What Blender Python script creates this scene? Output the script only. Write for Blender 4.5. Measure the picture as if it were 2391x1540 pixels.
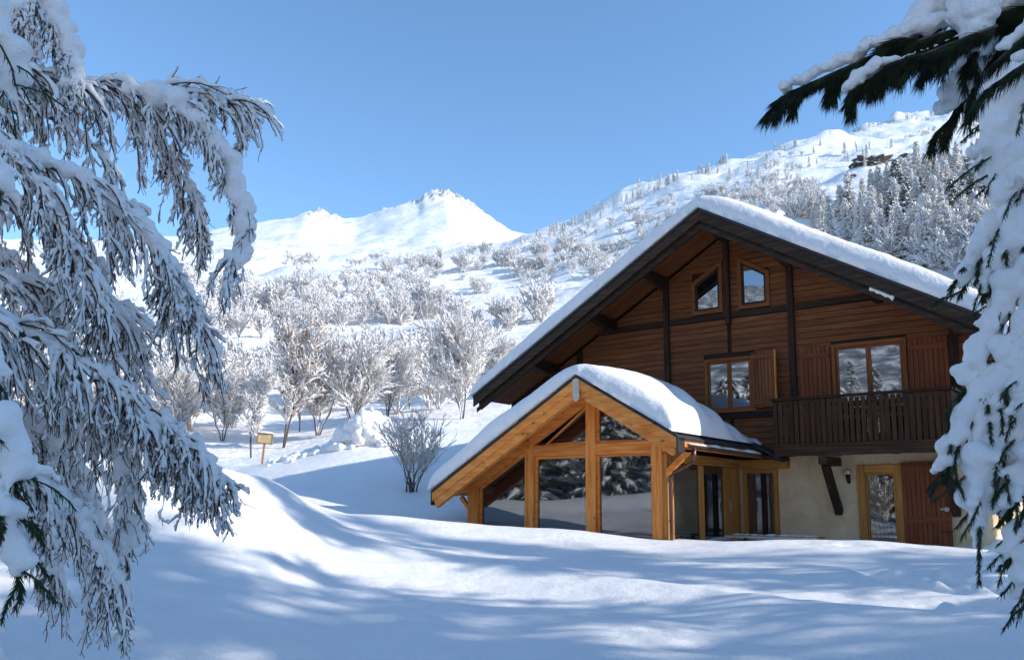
import bpy, bmesh, math, random
import numpy as np
from mathutils import Vector, Matrix, Euler
random.seed(7); RNG = np.random.default_rng(11)
for o in list(bpy.data.objects): bpy.data.objects.remove(o)
SC = bpy.context.scene; COL = SC.collection
EYE = 1.6
# ---------------------------------------------------------------- camera, sky, sun, exposure
FPX = 1950.; PIT = math.radians(8.5); ROLL = math.radians(0.4); CX = 1195.5; CY = 1172. - FPX*math.tan(PIT)
cam = bpy.data.cameras.new('camera'); co = bpy.data.objects.new('camera', cam); COL.objects.link(co)
cam.sensor_width = 36; cam.lens = FPX/2391*36; cam.shift_y = (CY-770)/2391*1.0
cam.clip_start = 0.1; cam.clip_end = 9000
co.location = (0, 0, EYE)
co.rotation_euler = (Matrix.Rotation(math.radians(90)+PIT, 3, 'X') @ Matrix.Rotation(ROLL, 3, 'Z')).to_euler()
SC.camera = co
SC.cycles.max_bounces = 12; SC.cycles.diffuse_bounces = 6
SUN_AZ, SUN_EL = math.radians(106), math.radians(27)
w = bpy.data.worlds.new('World'); SC.world = w; w.use_nodes = True
nt = w.node_tree; sky = nt.nodes.new('ShaderNodeTexSky'); sky.sky_type = 'NISHITA'; sky.sun_disc = False
sky.sun_elevation = SUN_EL; sky.sun_rotation = SUN_AZ
sky.altitude = 1900; sky.air_density = 1.0; sky.dust_density = 0.05; sky.ozone_density = 4.0
nt.nodes['Background'].inputs[1].default_value = 0.15
tint = nt.nodes.new('ShaderNodeVectorMath'); tint.operation = 'MULTIPLY'; tint.inputs[1].default_value = (.98, 1.06, 1.0)   # the even colour cast of the camera's daylight setting
nt.links.new(sky.outputs[0], tint.inputs[0]); nt.links.new(tint.outputs[0], nt.nodes['Background'].inputs[0])
sl = bpy.data.lights.new('sun', 'SUN'); so = bpy.data.objects.new('sun', sl); COL.objects.link(so)
sl.energy = 2.55; sl.angle = math.radians(0.55); sl.color = (1, 0.97, 0.92)
sd = Vector((math.sin(SUN_AZ)*math.cos(SUN_EL), math.cos(SUN_AZ)*math.cos(SUN_EL), math.sin(SUN_EL)))
so.rotation_euler = sd.to_track_quat('Z', 'Y').to_euler(); so.location = sd*60
SC.view_settings.view_transform = 'Standard'; SC.view_settings.look = 'None'
SC.view_settings.exposure = 0.97; SC.view_settings.gamma = 1; SC.view_settings.use_curve_mapping = False

# ---------------------------------------------------------------- helpers
def ray(x, y):
    a = x-CX; b = CY-y; c, s = math.cos(ROLL), math.sin(ROLL)
    a, b = a*c-b*s, a*s+b*c
    return Vector((a, FPX*math.cos(PIT)-b*math.sin(PIT), FPX*math.sin(PIT)+b*math.cos(PIT)))/FPX
def at(x, y, r):                       # point seen there at horizontal distance r
    d = ray(x, y); k = r/math.hypot(d.x, d.y); return Vector((d.x*k, d.y*k, d.z*k+EYE))
def aztan(x, y):
    d = ray(x, y); return math.degrees(math.atan2(d.x, d.y)), d.z/math.hypot(d.x, d.y)
def tag(o, label=None, cat=None, group=None, kind=None):
    if label: o['label'] = label
    if cat: o['category'] = cat
    if group: o['group'] = group
    if kind: o['kind'] = kind
    return o
def empty(name, loc=(0, 0, 0), rz=0, parent=None):
    o = bpy.data.objects.new(name, None); COL.objects.link(o); o.location = loc; o.rotation_euler = (0, 0, rz)
    o.empty_display_size = .2
    if parent: o.parent = parent
    return o
def link(name, me, parent=None, loc=None):
    o = bpy.data.objects.new(name, me); COL.objects.link(o)
    if parent: o.parent = parent
    if loc is not None: o.location = loc
    return o
class Geo:
    def __init__(s): s.v = []; s.f = []; s.n = 0
    def add(s, V, F, m=0):
        V = np.asarray(V, float).reshape(-1, 3); F = np.asarray(F, int)
        if len(F) == 0: return
        s.v.append(V); s.f.append((F+s.n, m)); s.n += len(V)
    def mesh(s, name, mats, smooth=True):
        me = bpy.data.meshes.new(name)
        V = np.concatenate(s.v); me.vertices.add(len(V)); me.vertices.foreach_set('co', V.ravel())
        loops = np.concatenate([f.ravel() for f, m in s.f]); cnt = np.concatenate([np.full(len(f), f.shape[1]) for f, m in s.f])
        mi = np.concatenate([np.full(len(f), m) for f, m in s.f])
        me.loops.add(len(loops)); me.loops.foreach_set('vertex_index', loops.astype(np.int32))
        me.polygons.add(len(cnt)); st = np.concatenate([[0], np.cumsum(cnt)[:-1]])
        me.polygons.foreach_set('loop_start', st.astype(np.int32))
        me.polygons.foreach_set('material_index', mi.astype(np.int32))
        me.polygons.foreach_set('use_smooth', np.full(len(cnt), smooth))
        for m in (mats if isinstance(mats, (list, tuple)) else [mats]): me.materials.append(m)
        me.update(calc_edges=True); me.validate(); return me
def norm(a): return a/np.maximum(np.linalg.norm(a, axis=-1, keepdims=True), 1e-9)
def tubes(g, P, R, S=4, m=0, flat=1.0, cap=True):
    """P (C,K,3) centre lines, R (C,K) radii -> tapered tubes"""
    P = np.asarray(P, float); R = np.asarray(R, float); C, K, _ = P.shape
    T = np.empty_like(P); T[:, 1:-1] = P[:, 2:]-P[:, :-2]; T[:, 0] = P[:, 1]-P[:, 0]; T[:, -1] = P[:, -1]-P[:, -2]; T = norm(T)
    ref = np.tile(np.array([0., 0, 1]), (C, K, 1)); ref[np.abs(T[..., 2]) > .93] = (0.8, 0.6, 0)
    N1 = norm(np.cross(T, ref)); N2 = np.cross(N1, T)
    a = np.arange(S)*2*math.pi/S+.3
    V = P[:, :, None, :]+R[:, :, None, None]*(np.cos(a)[None, None, :, None]*N1[:, :, None, :]+flat*np.sin(a)[None, None, :, None]*N2[:, :, None, :])
    idx = np.arange(C*K*S).reshape(C, K, S)
    A = idx[:, :-1, :]; B = idx[:, 1:, :]
    F = np.stack([A, np.roll(A, -1, 2), np.roll(B, -1, 2), B], -1).reshape(-1, 4)
    g.add(V.reshape(-1, 3), F, m)
    if cap:
        base = g.n-C*K*S
        if S == 3:
            g.f.append((idx[:, -1, :].reshape(-1, 3)+base, m)); g.f.append((idx[:, 0, ::-1].reshape(-1, 3)+base, m))
        elif S == 4:
            g.f.append((idx[:, -1, :].reshape(-1, 4)+base, m)); g.f.append((idx[:, 0, ::-1].reshape(-1, 4)+base, m))
        else:
            g.f.append((idx[:, -1, :].reshape(-1, S)+base, m)); g.f.append((idx[:, 0, ::-1].reshape(-1, S)+base, m))
def grow(P, n, L, K, along=1., spread=1., grav=0., curl=.15, t0=.15, t1=1., up=0., rng=RNG, face=None):
    """n child centre lines springing from the lines P"""
    C, K0, _ = P.shape
    i = rng.integers(0, C, n); t = rng.uniform(t0, t1, n)*(K0-1.001); k = t.astype(int); f = (t-k)[:, None]
    base = P[i, k]*(1-f)+P[i, k+1]*f; tan = norm(P[i, k+1]-P[i, k])
    d = norm(tan*along+norm(rng.normal(size=(n, 3)))*spread+np.array([0, 0, up]))
    Ls = (L*rng.uniform(.55, 1.25, n))[:, None] if np.isscalar(L) else L[:, None]
    out = np.empty((n, K, 3)); out[:, 0] = base; st = Ls/(K-1)
    for j in range(1, K):
        d = norm(d+np.array([0, 0, -grav])+rng.normal(size=(n, 3))*curl); out[:, j] = out[:, j-1]+d*st
    return out, t/(K0-1)
def snow_on(g, P, r, m, amt, rng=RNG, S=4, lift=1.0, vary=.45, tip=.35):
    """lumpy snow lying along the upper side of lines"""
    C, K, _ = P.shape
    T = np.empty_like(P); T[:, 1:] = P[:, 1:]-P[:, :-1]; T[:, 0] = T[:, 1]; T = norm(T)
    hor = np.sqrt(np.clip(1-T[..., 2]**2, 0, 1))
    R = amt*(0.35+.65*hor)*(1+rng.normal(size=(C, K))*vary); R = np.clip(R, amt*.12, amt*2.2); R[:, -1] *= tip; R[:, 0] *= .7
    up = np.array([0, 0, 1.])-T*T[..., 2:3]; side = np.cross(T, norm(rng.normal(size=(C, 1, 3)))); o = norm(up*1.0+norm(side)*.22)
    Q = P+o*(R*lift+r*.6)[..., None]; tubes(g, Q, R, S, m)

def interp_cols(pts):
    pts = sorted(pts); return np.array([p[0] for p in pts]), np.array([p[1] for p in pts])
def vnoise(x, y, seed=0):              # smooth value noise, numpy
    x = np.asarray(x, float); y = np.asarray(y, float)
    xi = np.floor(x).astype(np.int64); yi = np.floor(y).astype(np.int64); fx = x-xi; fy = y-yi
    fx = fx*fx*fx*(fx*(fx*6-15)+10); fy = fy*fy*fy*(fy*(fy*6-15)+10)
    def h(a, b):
        n = (a*374761393+b*668265263+seed*1442695041) & 0xffffffff
        n = ((n ^ (n >> 13))*1274126177) & 0xffffffff; return ((n ^ (n >> 16)) & 0xffff)/32767.5-1
    return (h(xi, yi)*(1-fx)+h(xi+1, yi)*fx)*(1-fy)+(h(xi, yi+1)*(1-fx)+h(xi+1, yi+1)*fx)*fy
def fbm(x, y, o=4, seed=0, gain=.5):
    s = 0; a = 1
    for k in range(o): s = s+a*vnoise(x*2**k+17*k, y*2**k-9*k, seed+k); a *= gain
    return s

# ---------------------------------------------------------------- materials
def mat(name, col, rough=.6, spec=.3):
    m = bpy.data.materials.new(name); m.use_nodes = True; b = m.node_tree.nodes['Principled BSDF']
    b.inputs['Base Color'].default_value = (*col, 1); b.inputs['Roughness'].default_value = rough
    b.inputs['Specular IOR Level'].default_value = spec; return m
def N(m, t, **kw):
    n = m.node_tree.nodes.new(t)
    for k, v in kw.items(): setattr(n, k, v)
    return n
def L(m, a, b): m.node_tree.links.new(a, b)
def ramp(m, fac, stops):
    r = N(m, 'ShaderNodeValToRGB'); L(m, fac, r.inputs[0]); e = r.color_ramp.elements
    while len(e) < len(stops): e.new(.5)
    for q, (p, c) in zip(e, stops): q.position = p; q.color = (*c, 1)
    return r.outputs[0]
def coords(m, scale=(1, 1, 1), kind='Object', loc=(0, 0, 0)):
    t = N(m, 'ShaderNodeTexCoord'); mp = N(m, 'ShaderNodeMapping'); L(m, t.outputs[kind], mp.inputs[0])
    mp.inputs['Scale'].default_value = scale; mp.inputs['Location'].default_value = loc; return mp.outputs[0]
def noise(m, vec, sc, det=4, rough=.5, out=0):
    n = N(m, 'ShaderNodeTexNoise'); L(m, vec, n.inputs['Vector']); n.inputs['Scale'].default_value = sc
    n.inputs['Detail'].default_value = det; n.inputs['Roughness'].default_value = rough; return n.outputs[out]
def bump(m, h, dist, strength=1.0, prev=None):
    b = N(m, 'ShaderNodeBump'); L(m, h, b.inputs['Height']); b.inputs['Distance'].default_value = dist
    b.inputs['Strength'].default_value = strength
    if prev is not None: L(m, prev, b.inputs['Normal'])
    L(m, b.outputs[0], m.node_tree.nodes['Principled BSDF'].inputs['Normal']); return b.outputs[0]
def bc(m, s): L(m, s, m.node_tree.nodes['Principled BSDF'].inputs['Base Color'])

def snow_mat(name, b1, d1, b2, d2):
    m = mat(name, (.93, .895, .86), .62, .25); v = coords(m)
    n1 = bump(m, noise(m, v, b1, 5, .55), d1); n2 = noise(m, v, b2, 2, .6)
    bump(m, n2, d2, 1, n1)
    bc(m, ramp(m, noise(m, v, b1*.4, 3), [(.3, (.925, .888, .85)), (.7, (.96, .922, .882))])); return m
M = {}
M['snow'] = snow_mat('snow_ground', 3.0, .045, 85, .012)
M['snow_soft'] = snow_mat('snow_lying_on_things', 7, .03, 70, .004)
M['snow_far'] = snow_mat('snow_on_slopes', .35, .5, 2.2, .1)
M['frost'] = mat('snow_on_twigs', (.95, .915, .88), .7, .2)
# mountain: snow with rock where the ground is steep
def slope_mat(name, lo, hi, rock):
    m = snow_mat(name, .08, 1.6, .6, .35)
    g = N(m, 'ShaderNodeNewGeometry'); s = N(m, 'ShaderNodeSeparateXYZ'); L(m, g.outputs['True Normal'], s.inputs[0])
    v = coords(m); n = noise(m, v, .12, 6, .7); ad = N(m, 'ShaderNodeMath', operation='MULTIPLY_ADD'); L(m, n, ad.inputs[0]); ad.inputs[1].default_value = .5; L(m, s.outputs[2], ad.inputs[2])
    f = ramp(m, ad.outputs[0], [(lo, (1, 1, 1)), (hi, (0, 0, 0))])
    mx = N(m, 'ShaderNodeMix', data_type='RGBA'); L(m, f, mx.inputs['Factor'])
    mx.inputs['A'].default_value = (.93, .895, .86, 1); L(m, ramp(m, noise(m, v, .5, 5, .7), [(.3, rock[0]), (.7, rock[1])]), mx.inputs['B'])
    bc(m, mx.outputs['Result']); return m
M['peak'] = slope_mat('mountain_snow_and_rock', .86, .96, ((.38, .33, .28), (.62, .58, .54)))
M['rock'] = mat('dark_rock', (.14, .10, .08), .85); bc(M['rock'], ramp(M['rock'], noise(M['rock'], coords(M['rock']), .9, 6, .7), [(.3, (.05, .042, .038)), (.7, (.16, .125, .10))])); bump(M['rock'], noise(M['rock'], coords(M['rock']), .8, 6), .6)
def wood(name, dark, mid, light, knots=.0, grain=14, rough=.65, var=.35):
    m = mat(name, mid, rough, .25); oi = N(m, 'ShaderNodeObjectInfo')
    t = N(m, 'ShaderNodeTexCoord'); sc = N(m, 'ShaderNodeVectorMath', operation='MULTIPLY'); L(m, t.outputs['Object'], sc.inputs[0]); sc.inputs[1].default_value = (.9, grain, grain)
    of = N(m, 'ShaderNodeVectorMath', operation='ADD'); L(m, sc.outputs[0], of.inputs[0])
    mm = N(m, 'ShaderNodeMath', operation='MULTIPLY'); L(m, oi.outputs['Random'], mm.inputs[0]); mm.inputs[1].default_value = 60; L(m, mm.outputs[0], of.inputs[1])
    n = noise(m, of.outputs[0], 1.3, 6, .62)
    c = ramp(m, n, [(.28, dark), (.5, mid), (.74, light)])
    hs = N(m, 'ShaderNodeHueSaturation'); L(m, c, hs.inputs['Color'])
    v = N(m, 'ShaderNodeMath', operation='MULTIPLY_ADD'); L(m, oi.outputs['Random'], v.inputs[0]); v.inputs[1].default_value = var*2; v.inputs[2].default_value = 1-var; L(m, v.outputs[0], hs.inputs['Value'])
    col = hs.outputs[0]
    if knots:
        vo = N(m, 'ShaderNodeTexVoronoi'); s2 = N(m, 'ShaderNodeVectorMath', operation='MULTIPLY'); L(m, of.outputs[0], s2.inputs[0]); s2.inputs[1].default_value = (2.2, .42, .42); L(m, s2.outputs[0], vo.inputs['Vector']); vo.inputs['Scale'].default_value = 1.0
        k = ramp(m, vo.outputs['Distance'], [(.06, (1, 1, 1)), (.15, (0, 0, 0))])
        mx = N(m, 'ShaderNodeMix', data_type='RGBA'); f2 = N(m, 'ShaderNodeMath', operation='MULTIPLY'); L(m, k, f2.inputs[0]); f2.inputs[1].default_value = knots; L(m, f2.outputs[0], mx.inputs['Factor'])
        L(m, col, mx.inputs['A']); mx.inputs['B'].default_value = (dark[0]*.35, dark[1]*.3, dark[2]*.3, 1); col = mx.outputs['Result']
    bc(m, col); bump(m, n, .004); return m
M['siding'] = wood('weathered_siding', (.105, .033, .010), (.20, .066, .020), (.30, .108, .036), var=.16)
M['dark'] = wood('dark_brown_timber', (.016, .008, .004), (.036, .016, .008), (.085, .042, .020))
M['baluster'] = wood('dark_baluster_timber', (.022, .010, .004), (.055, .021, .008), (.10, .042, .015), var=.25)
M['fascia'] = wood('black_brown_verge_board', (.018, .011, .007), (.040, .024, .014), (.11, .065, .038))
M['larch'] = wood('new_orange_larch', (.50, .145, .026), (.76, .265, .052), (.90, .42, .12), knots=.75, grain=9, var=.14)
M['soffit'] = wood('pale_soffit_boards', (.50, .22, .07), (.66, .34, .12), (.78, .46, .19), knots=.4, var=.12)
M['shutter'] = wood('red_brown_shutter_board', (.13, .032, .010), (.20, .052, .016), (.27, .08, .024), var=.15)
M['frame'] = wood('window_frame_timber', (.15, .045, .012), (.24, .078, .022), (.32, .12, .036), var=.1)
M['ochre'] = wood('ochre_door_timber', (.30, .12, .026), (.48, .21, .050), (.60, .31, .085), var=.12)
M['grey'] = wood('bleached_board', (.42, .36, .28), (.6, .53, .42), (.72, .66, .55), knots=.5, var=.05)
M['slate'] = mat('roof_slate', (.035, .033, .035), .5)
M['copper'] = mat('brown_copper', (.16, .085, .06), .38, .6); M['copper'].node_tree.nodes['Principled BSDF'].inputs['Metallic'].default_value = .6
M['steel'] = mat('grey_steel', (.35, .35, .35), .3); M['steel'].node_tree.nodes['Principled BSDF'].inputs['Metallic'].default_value = .8
M['iron'] = mat('black_iron', (.012, .012, .012), .5)
m = M['render'] = mat('lime_render', (.5, .42, .3), .9, .1); v = coords(m)
bc(m, ramp(m, noise(m, v, 2.2, 7, .68), [(.25, (.60, .43, .24)), (.5, (.76, .57, .35)), (.75, (.85, .68, .46))])); bump(m, noise(m, v, 16, 5, .7), .03)
m = M['glass'] = mat('window_glass', (.012, .014, .014), .03, .8); nn = m.node_tree
gl = N(m, 'ShaderNodeBsdfGlossy'); gl.inputs['Roughness'].default_value = .015; gl.inputs['Color'].default_value = (.93, .96, 1, 1)
mxs = N(m, 'ShaderNodeMixShader'); mxs.inputs[0].default_value = .26
nb = noise(m, coords(m), 1.1, 1); bb = N(m, 'ShaderNodeBump'); L(m, nb, bb.inputs['Height']); bb.inputs['Distance'].default_value = .002; L(m, bb.outputs[0], gl.inputs['Normal'])
L(m, nn.nodes['Principled BSDF'].outputs[0], mxs.inputs[1]); L(m, gl.outputs[0], mxs.inputs[2]); L(m, mxs.outputs[0], nn.nodes['Material Output'].inputs[0])
m = M['glass_clear'] = M['glass'].copy(); m.name = 'conservatory_glass'
for n_ in m.node_tree.nodes:
    if n_.type == 'MIX_SHADER': n_.inputs[0].default_value = .11
M['bark'] = mat('grey_brown_bark', (.15, .12, .10), .9, .1)
M['birch'] = mat('dark_birch_twig', (.10, .072, .06), .85, .1)
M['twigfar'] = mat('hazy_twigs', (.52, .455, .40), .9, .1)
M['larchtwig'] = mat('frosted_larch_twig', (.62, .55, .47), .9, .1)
M['leaf'] = mat('dead_orange_leaf', (.42, .17, .06), .8, .1)
M['needle'] = mat('dark_green_needles', (.035, .055, .022), .6, .25)
M['needle2'] = mat('pine_needles', (.020, .032, .012), .55, .3)
bc(M['needle2'], ramp(M['needle2'], noise(M['needle2'], coords(M['needle2']), 14, 3), [(.35, (.010, .018, .007)), (.7, (.045, .060, .02))]))
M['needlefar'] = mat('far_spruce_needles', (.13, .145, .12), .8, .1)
M['board'] = mat('yellow_notice_panel', (.72, .55, .26), .6)
M['ink'] = mat('faded_print', (.50, .36, .16), .7)
M['post'] = wood('sign_post_timber', (.3, .12, .05), (.45, .2, .09), (.55, .28, .13), var=.05)
m = M['forest'] = mat('wooded_slope', (.1, .1, .1), .9); v = coords(m)
bc(m, ramp(m, noise(m, v, .22, 8, .75), [(.36, (.05, .05, .045)), (.5, (.28, .28, .28)), (.6, (.9, .89, .88))]))

# ---------------------------------------------------------------- the ground, one sheet from the camera's feet to the peak
AZ = np.concatenate([np.arange(-180, -64, 4.), np.arange(-62, 62.01, .2), np.arange(66, 181, 4.)])
RR = np.concatenate([np.linspace(1.2, 8, 26)[:-1], np.linspace(8, 20, 170)[:-1], np.geomspace(20, 60, 70)[:-1], np.geomspace(60, 560, 130)[:-1], np.geomspace(560, 1750, 90)])
def curve(r, front, back):
    """front: (picture x, picture y) of the surface at distance r; back: (azimuth, tangent of elevation)"""
    az = []; tn = []
    for x, y in front:
        a, t = aztan(x, y); az.append(a); tn.append(t)
    fa = np.array(az); ft = np.array(tn)
    ba = [p[0] for p in back]; bt = [p[1] for p in back]
    A = np.concatenate([fa, ba]); Tt = np.concatenate([ft, bt]); o = np.argsort(A); A = A[o]; Tt = Tt[o]
    A = np.concatenate([[A[-1]-360], A, [A[0]+360]]); Tt = np.concatenate([[Tt[-1]], Tt, [Tt[0]]])
    t = np.interp(AZ, A, Tt); rm = r if np.isscalar(r) else min(q for _, q in r)
    w_ = 9 if rm < 40 else (3 if rm < 300 else 0)
    for _ in range(w_*9): t[1:-1] = np.where(np.abs(AZ[1:-1]) < 61, t[1:-1]*.5+(t[:-2]+t[2:])*.25, t[1:-1])
    if np.isscalar(r): rr = np.full(len(AZ), float(r))
    else:
        ra = np.array([aztan(x, 1172)[0] for x, _ in r]); rr = np.interp(AZ, ra, [q for _, q in r])
    if not np.isscalar(r):
        for _ in range(160): rr[1:-1] = rr[1:-1]*.5+(rr[:-2]+rr[2:])*.25
    return rr, t
def fl(z, r): return [(-150, z/r), (-90, z/r), (90, z/r), (150, z/r)]
X = [-600, 0, 300, 500, 650, 760, 1100, 1560, 2000, 2391, 3000]
def yy(*v): return list(zip(X, v))
BK = lambda a, b, c: [(-170, a), (-100, b), (-70, b), (62, c), (100, c), (135, c), (160, (a+c)/2)]
curves = [
 (np.full(len(AZ), 1.2), np.full(len(AZ), -1.52/1.2)),
 curve(8.0, yy(1545, 1548, 1550, 1552, 1552, 1552, 1552, 1552, 1552, 1552, 1552), fl(-1.55, 8)),
 curve(11.2, yy(1290, 1300, 1305, 1295, 1325, 1362, 1392, 1400, 1405, 1412, 1420), fl(-1.5, 11.2)),
 curve([(-600, 13), (300, 13), (500, 14), (650, 15.5), (760, 16.2), (1100, 16.6), (3000, 17)], yy(1250, 1205, 1085, 1062, 1116, 1189, 1225, 1258, 1259, 1288, 1300), fl(-1.3, 17)),
 curve([(-600, 15), (300, 15), (500, 16), (650, 17.2), (760, 18), (3000, 18.6)], yy(1250, 1225, 1150, 1120, 1140, 1205, 1243, 1270, 1272, 1298, 1310), fl(-1.3, 18.6)),
 curve(22.5, [(-600, 1240), (0, 1215), (300, 1195), (500, 1180), (650, 1168), (760, 1178), (900, 1200), (1100, 1222), (1560, 1255), (2391, 1275), (3000, 1275)], fl(-1.2, 22.5)),
 curve(27, [(-600, 1225), (0, 1205), (300, 1185), (500, 1160), (650, 1118), (760, 1112), (900, 1122), (1000, 1120), (1100, 1120), (1560, 1180), (2391, 1220), (3000, 1200)], BK(-.03, -.02, -.03)),
 curve(31.5, [(-600, 1210), (0, 1195), (300, 1160), (500, 1120), (600, 1078), (700, 1066), (760, 1036), (820, 1010), (870, 992), (930, 996), (1000, 1004), (1080, 1000), (1200, 1000), (1560, 1100), (2391, 1150), (3000, 1150)], BK(0, .0, -.02)),
 curve(34.5, [(-600, 1205), (0, 1190), (300, 1150), (500, 1112), (600, 1085), (700, 1074), (760, 1050), (820, 1024), (930, 1008), (1080, 1005), (1200, 1003), (1560, 1080), (2391, 1120), (3000, 1120)], BK(.02, .01, -.01)),
 curve(42, [(-600, 1150), (0, 1110), (300, 1070), (600, 1062), (700, 1048), (850, 1008), (1000, 1003), (1100, 1000), (1300, 985), (1560, 1000), (2391, 1030), (3000, 1030)], BK(.06, .02, .0)),
 curve(60, [(-600, 985), (300, 985), (700, 965), (1000, 935), (1200, 915), (1560, 915), (2391, 930), (3000, 930)], BK(.10, .13, .01)),
 curve(90, [(-600, 880), (300, 880), (700, 862), (1000, 845), (1200, 830), (1560, 810), (2000, 780), (2391, 780), (3000, 780)], BK(.16, .14, .02)),
 curve(130, [(-600, 800), (300, 800), (700, 785), (1000, 770), (1200, 755), (1560, 715), (2000, 665), (2391, 640), (3000, 640)], BK(.24, .165, .03)),
 curve(190, [(-600, 730), (300, 725), (700, 712), (1000, 708), (1200, 690), (1560, 640), (2000, 555), (2391, 515), (3000, 500)], BK(.28, .18, .05)),
 curve(280, [(-600, 680), (300, 665), (700, 655), (1000, 650), (1200, 635), (1450, 560), (1700, 480), (2000, 440), (2391, 395), (3000, 370)], BK(.30, .19, .06)),
 curve(380, [(-600, 640), (300, 620), (700, 622), (1000, 620), (1170, 606), (1340, 545), (1600, 448), (1800, 400), (2000, 385), (2391, 340), (3000, 300)], BK(.30, .19, .07)),
 curve(470, [(-600, 615), (300, 600), (590, 598), (700, 604), (830, 609), (1000, 602), (1100, 595), (1170, 586), (1240, 553), (1340, 521), (1450, 462), (1600, 410), (1700, 376), (1790, 352), (1860, 330), (1940, 322), (2100, 338), (2391, 320), (3000, 280)], BK(.28, .19, .08)),
 curve(560, [(-600, 610), (300, 597), (590, 592), (830, 603), (1000, 598), (1170, 590), (1240, 590), (1340, 570), (1600, 480), (1800, 400), (1900, 370), (1975, 345), (2100, 335), (2391, 318), (3000, 280)], BK(.3, .25, .1)),
 curve(760, [(-600, 600), (300, 590), (590, 575), (700, 568), (830, 575), (1000, 560), (1100, 566), (1170, 575), (1240, 585), (1340, 590), (1600, 500), (1800, 400), (1900, 360), (1968, 318), (1985, 302), (2040, 282), (2100, 263), (2160, 252), (2220, 238), (2300, 222), (2391, 205), (3000, 120)], BK(.3, .25, .12)),
 curve(1000, [(-600, 590), (200, 580), (430, 568), (590, 556), (700, 540), (830, 556), (900, 540), (1000, 518), (1050, 510), (1120, 540), (1180, 562), (1240, 580), (1340, 600), (1600, 560), (2000, 420), (2391, 300), (3000, 250)], BK(.25, .2, .1)),
 curve(1400, [(-600, 560), (0, 560), (300, 556), (430, 548), (470, 540), (590, 519), (640, 511), (690, 502), (712, 490), (740, 489), (766, 494), (774, 506), (800, 512), (832, 511), (855, 505), (880, 494), (910, 483), (945, 470), (980, 462), (990, 450), (1010, 444), (1045, 440), (1058, 453), (1080, 461), (1095, 474), (1115, 488), (1140, 503), (1165, 521), (1195, 539), (1240, 549), (1300, 560), (1600, 600), (3000, 600)], BK(.2, .15, .1)),
 curve(1750, [(-600, 600), (590, 590), (1050, 560), (1600, 640), (3000, 640)], BK(.1, .1, .05)),
]
RC = np.array([c[0] for c in curves]); TC = np.array([c[1] for c in curves])          # (curves, az)
Z = np.empty((len(AZ), len(RR)))
for i in range(len(AZ)): Z[i] = np.interp(RR, RC[:, i], RC[:, i]*TC[:, i])
for _ in range(3):                                                                    # soften along the distance
    Z[:, 1:-1] = Z[:, 1:-1]*.5+(Z[:, :-2]+Z[:, 2:])*.25
m_ = RR > 8
for _ in range(22):
    Zs = Z.copy(); Zs[:, 1:-1] = Z[:, 1:-1]*.5+(Z[:, :-2]+Z[:, 2:])*.25
    sel = (RR < 20)[None, :]; Z = np.where(sel, Zs, Z)
a_ = np.radians(AZ)[:, None]; GX = np.sin(a_)*RR[None]; GY = np.cos(a_)*RR[None]
R2 = np.broadcast_to(RR[None], Z.shape)
near = np.clip((34-R2)/8, 0, 1); farw = np.clip((R2-38)/25, 0, 1)
Z += near*(.075*fbm(GX/3.4+GY*.1, GY/1.9, 2, 3)+.018*fbm(GX/.9, GY/.45, 2, 8))*np.clip((R2-1)/5, 0, 1)
# a buried terrace edge crossing the foreground
for (x0, y0, r0), (x1, y1, r1) in zip([(1000, 0, 12.8), (1400, 0, 12.4), (1800, 0, 11.2), (2200, 0, 10.2)], [(1400, 0, 12.4), (1800, 0, 11.2), (2200, 0, 10.2), (2600, 0, 9.9)]):
    pass
ax_ = np.array([aztan(x, 1400)[0] for x in (900, 1200, 1400, 1600, 1780, 1950, 2200, 2391, 2700)])
re_ = np.interp(AZ, ax_, [13.6, 12.9, 12.2, 11.4, 10.8, 10.3, 10.05, 9.8, 9.6])[:, None]
am_ = np.interp(AZ, ax_, [0, .07, .10, .13, .15, .15, .14, .13, .1])[:, None]
dd = R2-re_; Z += am_*np.where(dd < 0, np.exp(-(dd/1.3)**2), np.exp(-(dd/.35)**2))
# footprints and kicked-up snow on the right
FR = random.Random(5)
for x, y, r in [(2050+random.uniform(-20, 20)+k*22, 1400+k*3+FR.uniform(-8, 8), 0) for k in range(15)]+[(1990+k*24, 1322+FR.uniform(-9, 9)+k*2, 0) for k in range(14)]+[(2080+k*28, 1355+FR.uniform(-8, 8)-k*2, 0) for k in range(9)]+[(2110+k*26, 1455+FR.uniform(-9, 9)+k*2, 0) for k in range(9)]:
    t = aztan(x, y); r = -1.35/min(t[1], -.05); r = min(max(r, 8.3), 16)
    px, py = math.sin(math.radians(t[0]))*r, math.cos(math.radians(t[0]))*r
    q = ((GX-px)/.15)**2+((GY-py)/.24)**2; q2 = ((GX-px-.16)/.16)**2+((GY-py+.2)/.2)**2
    Z += -.17*np.exp(-q)+.10*np.exp(-q2)
ter = fbm(GX/26+5, GY/17, 5, 21); Z += farw*ter*.0105*R2*np.clip((1100-R2)/900, .12, 1)
Z += np.clip((R2-45)/30, 0, 1)*np.clip((700-R2)/300, 0, 1)*.012*R2*np.abs(fbm(GX/70, GY/22, 3, 55))
AZ2 = np.broadcast_to(AZ[:, None], Z.shape)
def azx(x): return aztan(x, 700)[0]
rk = np.exp(-((AZ2-azx(1040))/2.6)**2)*np.clip((R2-1180)/150, 0, 1)*np.clip((1600-R2)/150, 0, 1)
rk += .8*np.exp(-((AZ2-azx(735))/1.8)**2)*np.clip((R2-1150)/150, 0, 1)+.5*np.exp(-((AZ2-azx(900))/1.6)**2)*np.clip((R2-1250)/100, 0, 1)
rk += .55*np.exp(-((AZ2-azx(1110))/1.6)**2)*np.clip((R2-1250)/100, 0, 1)
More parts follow.
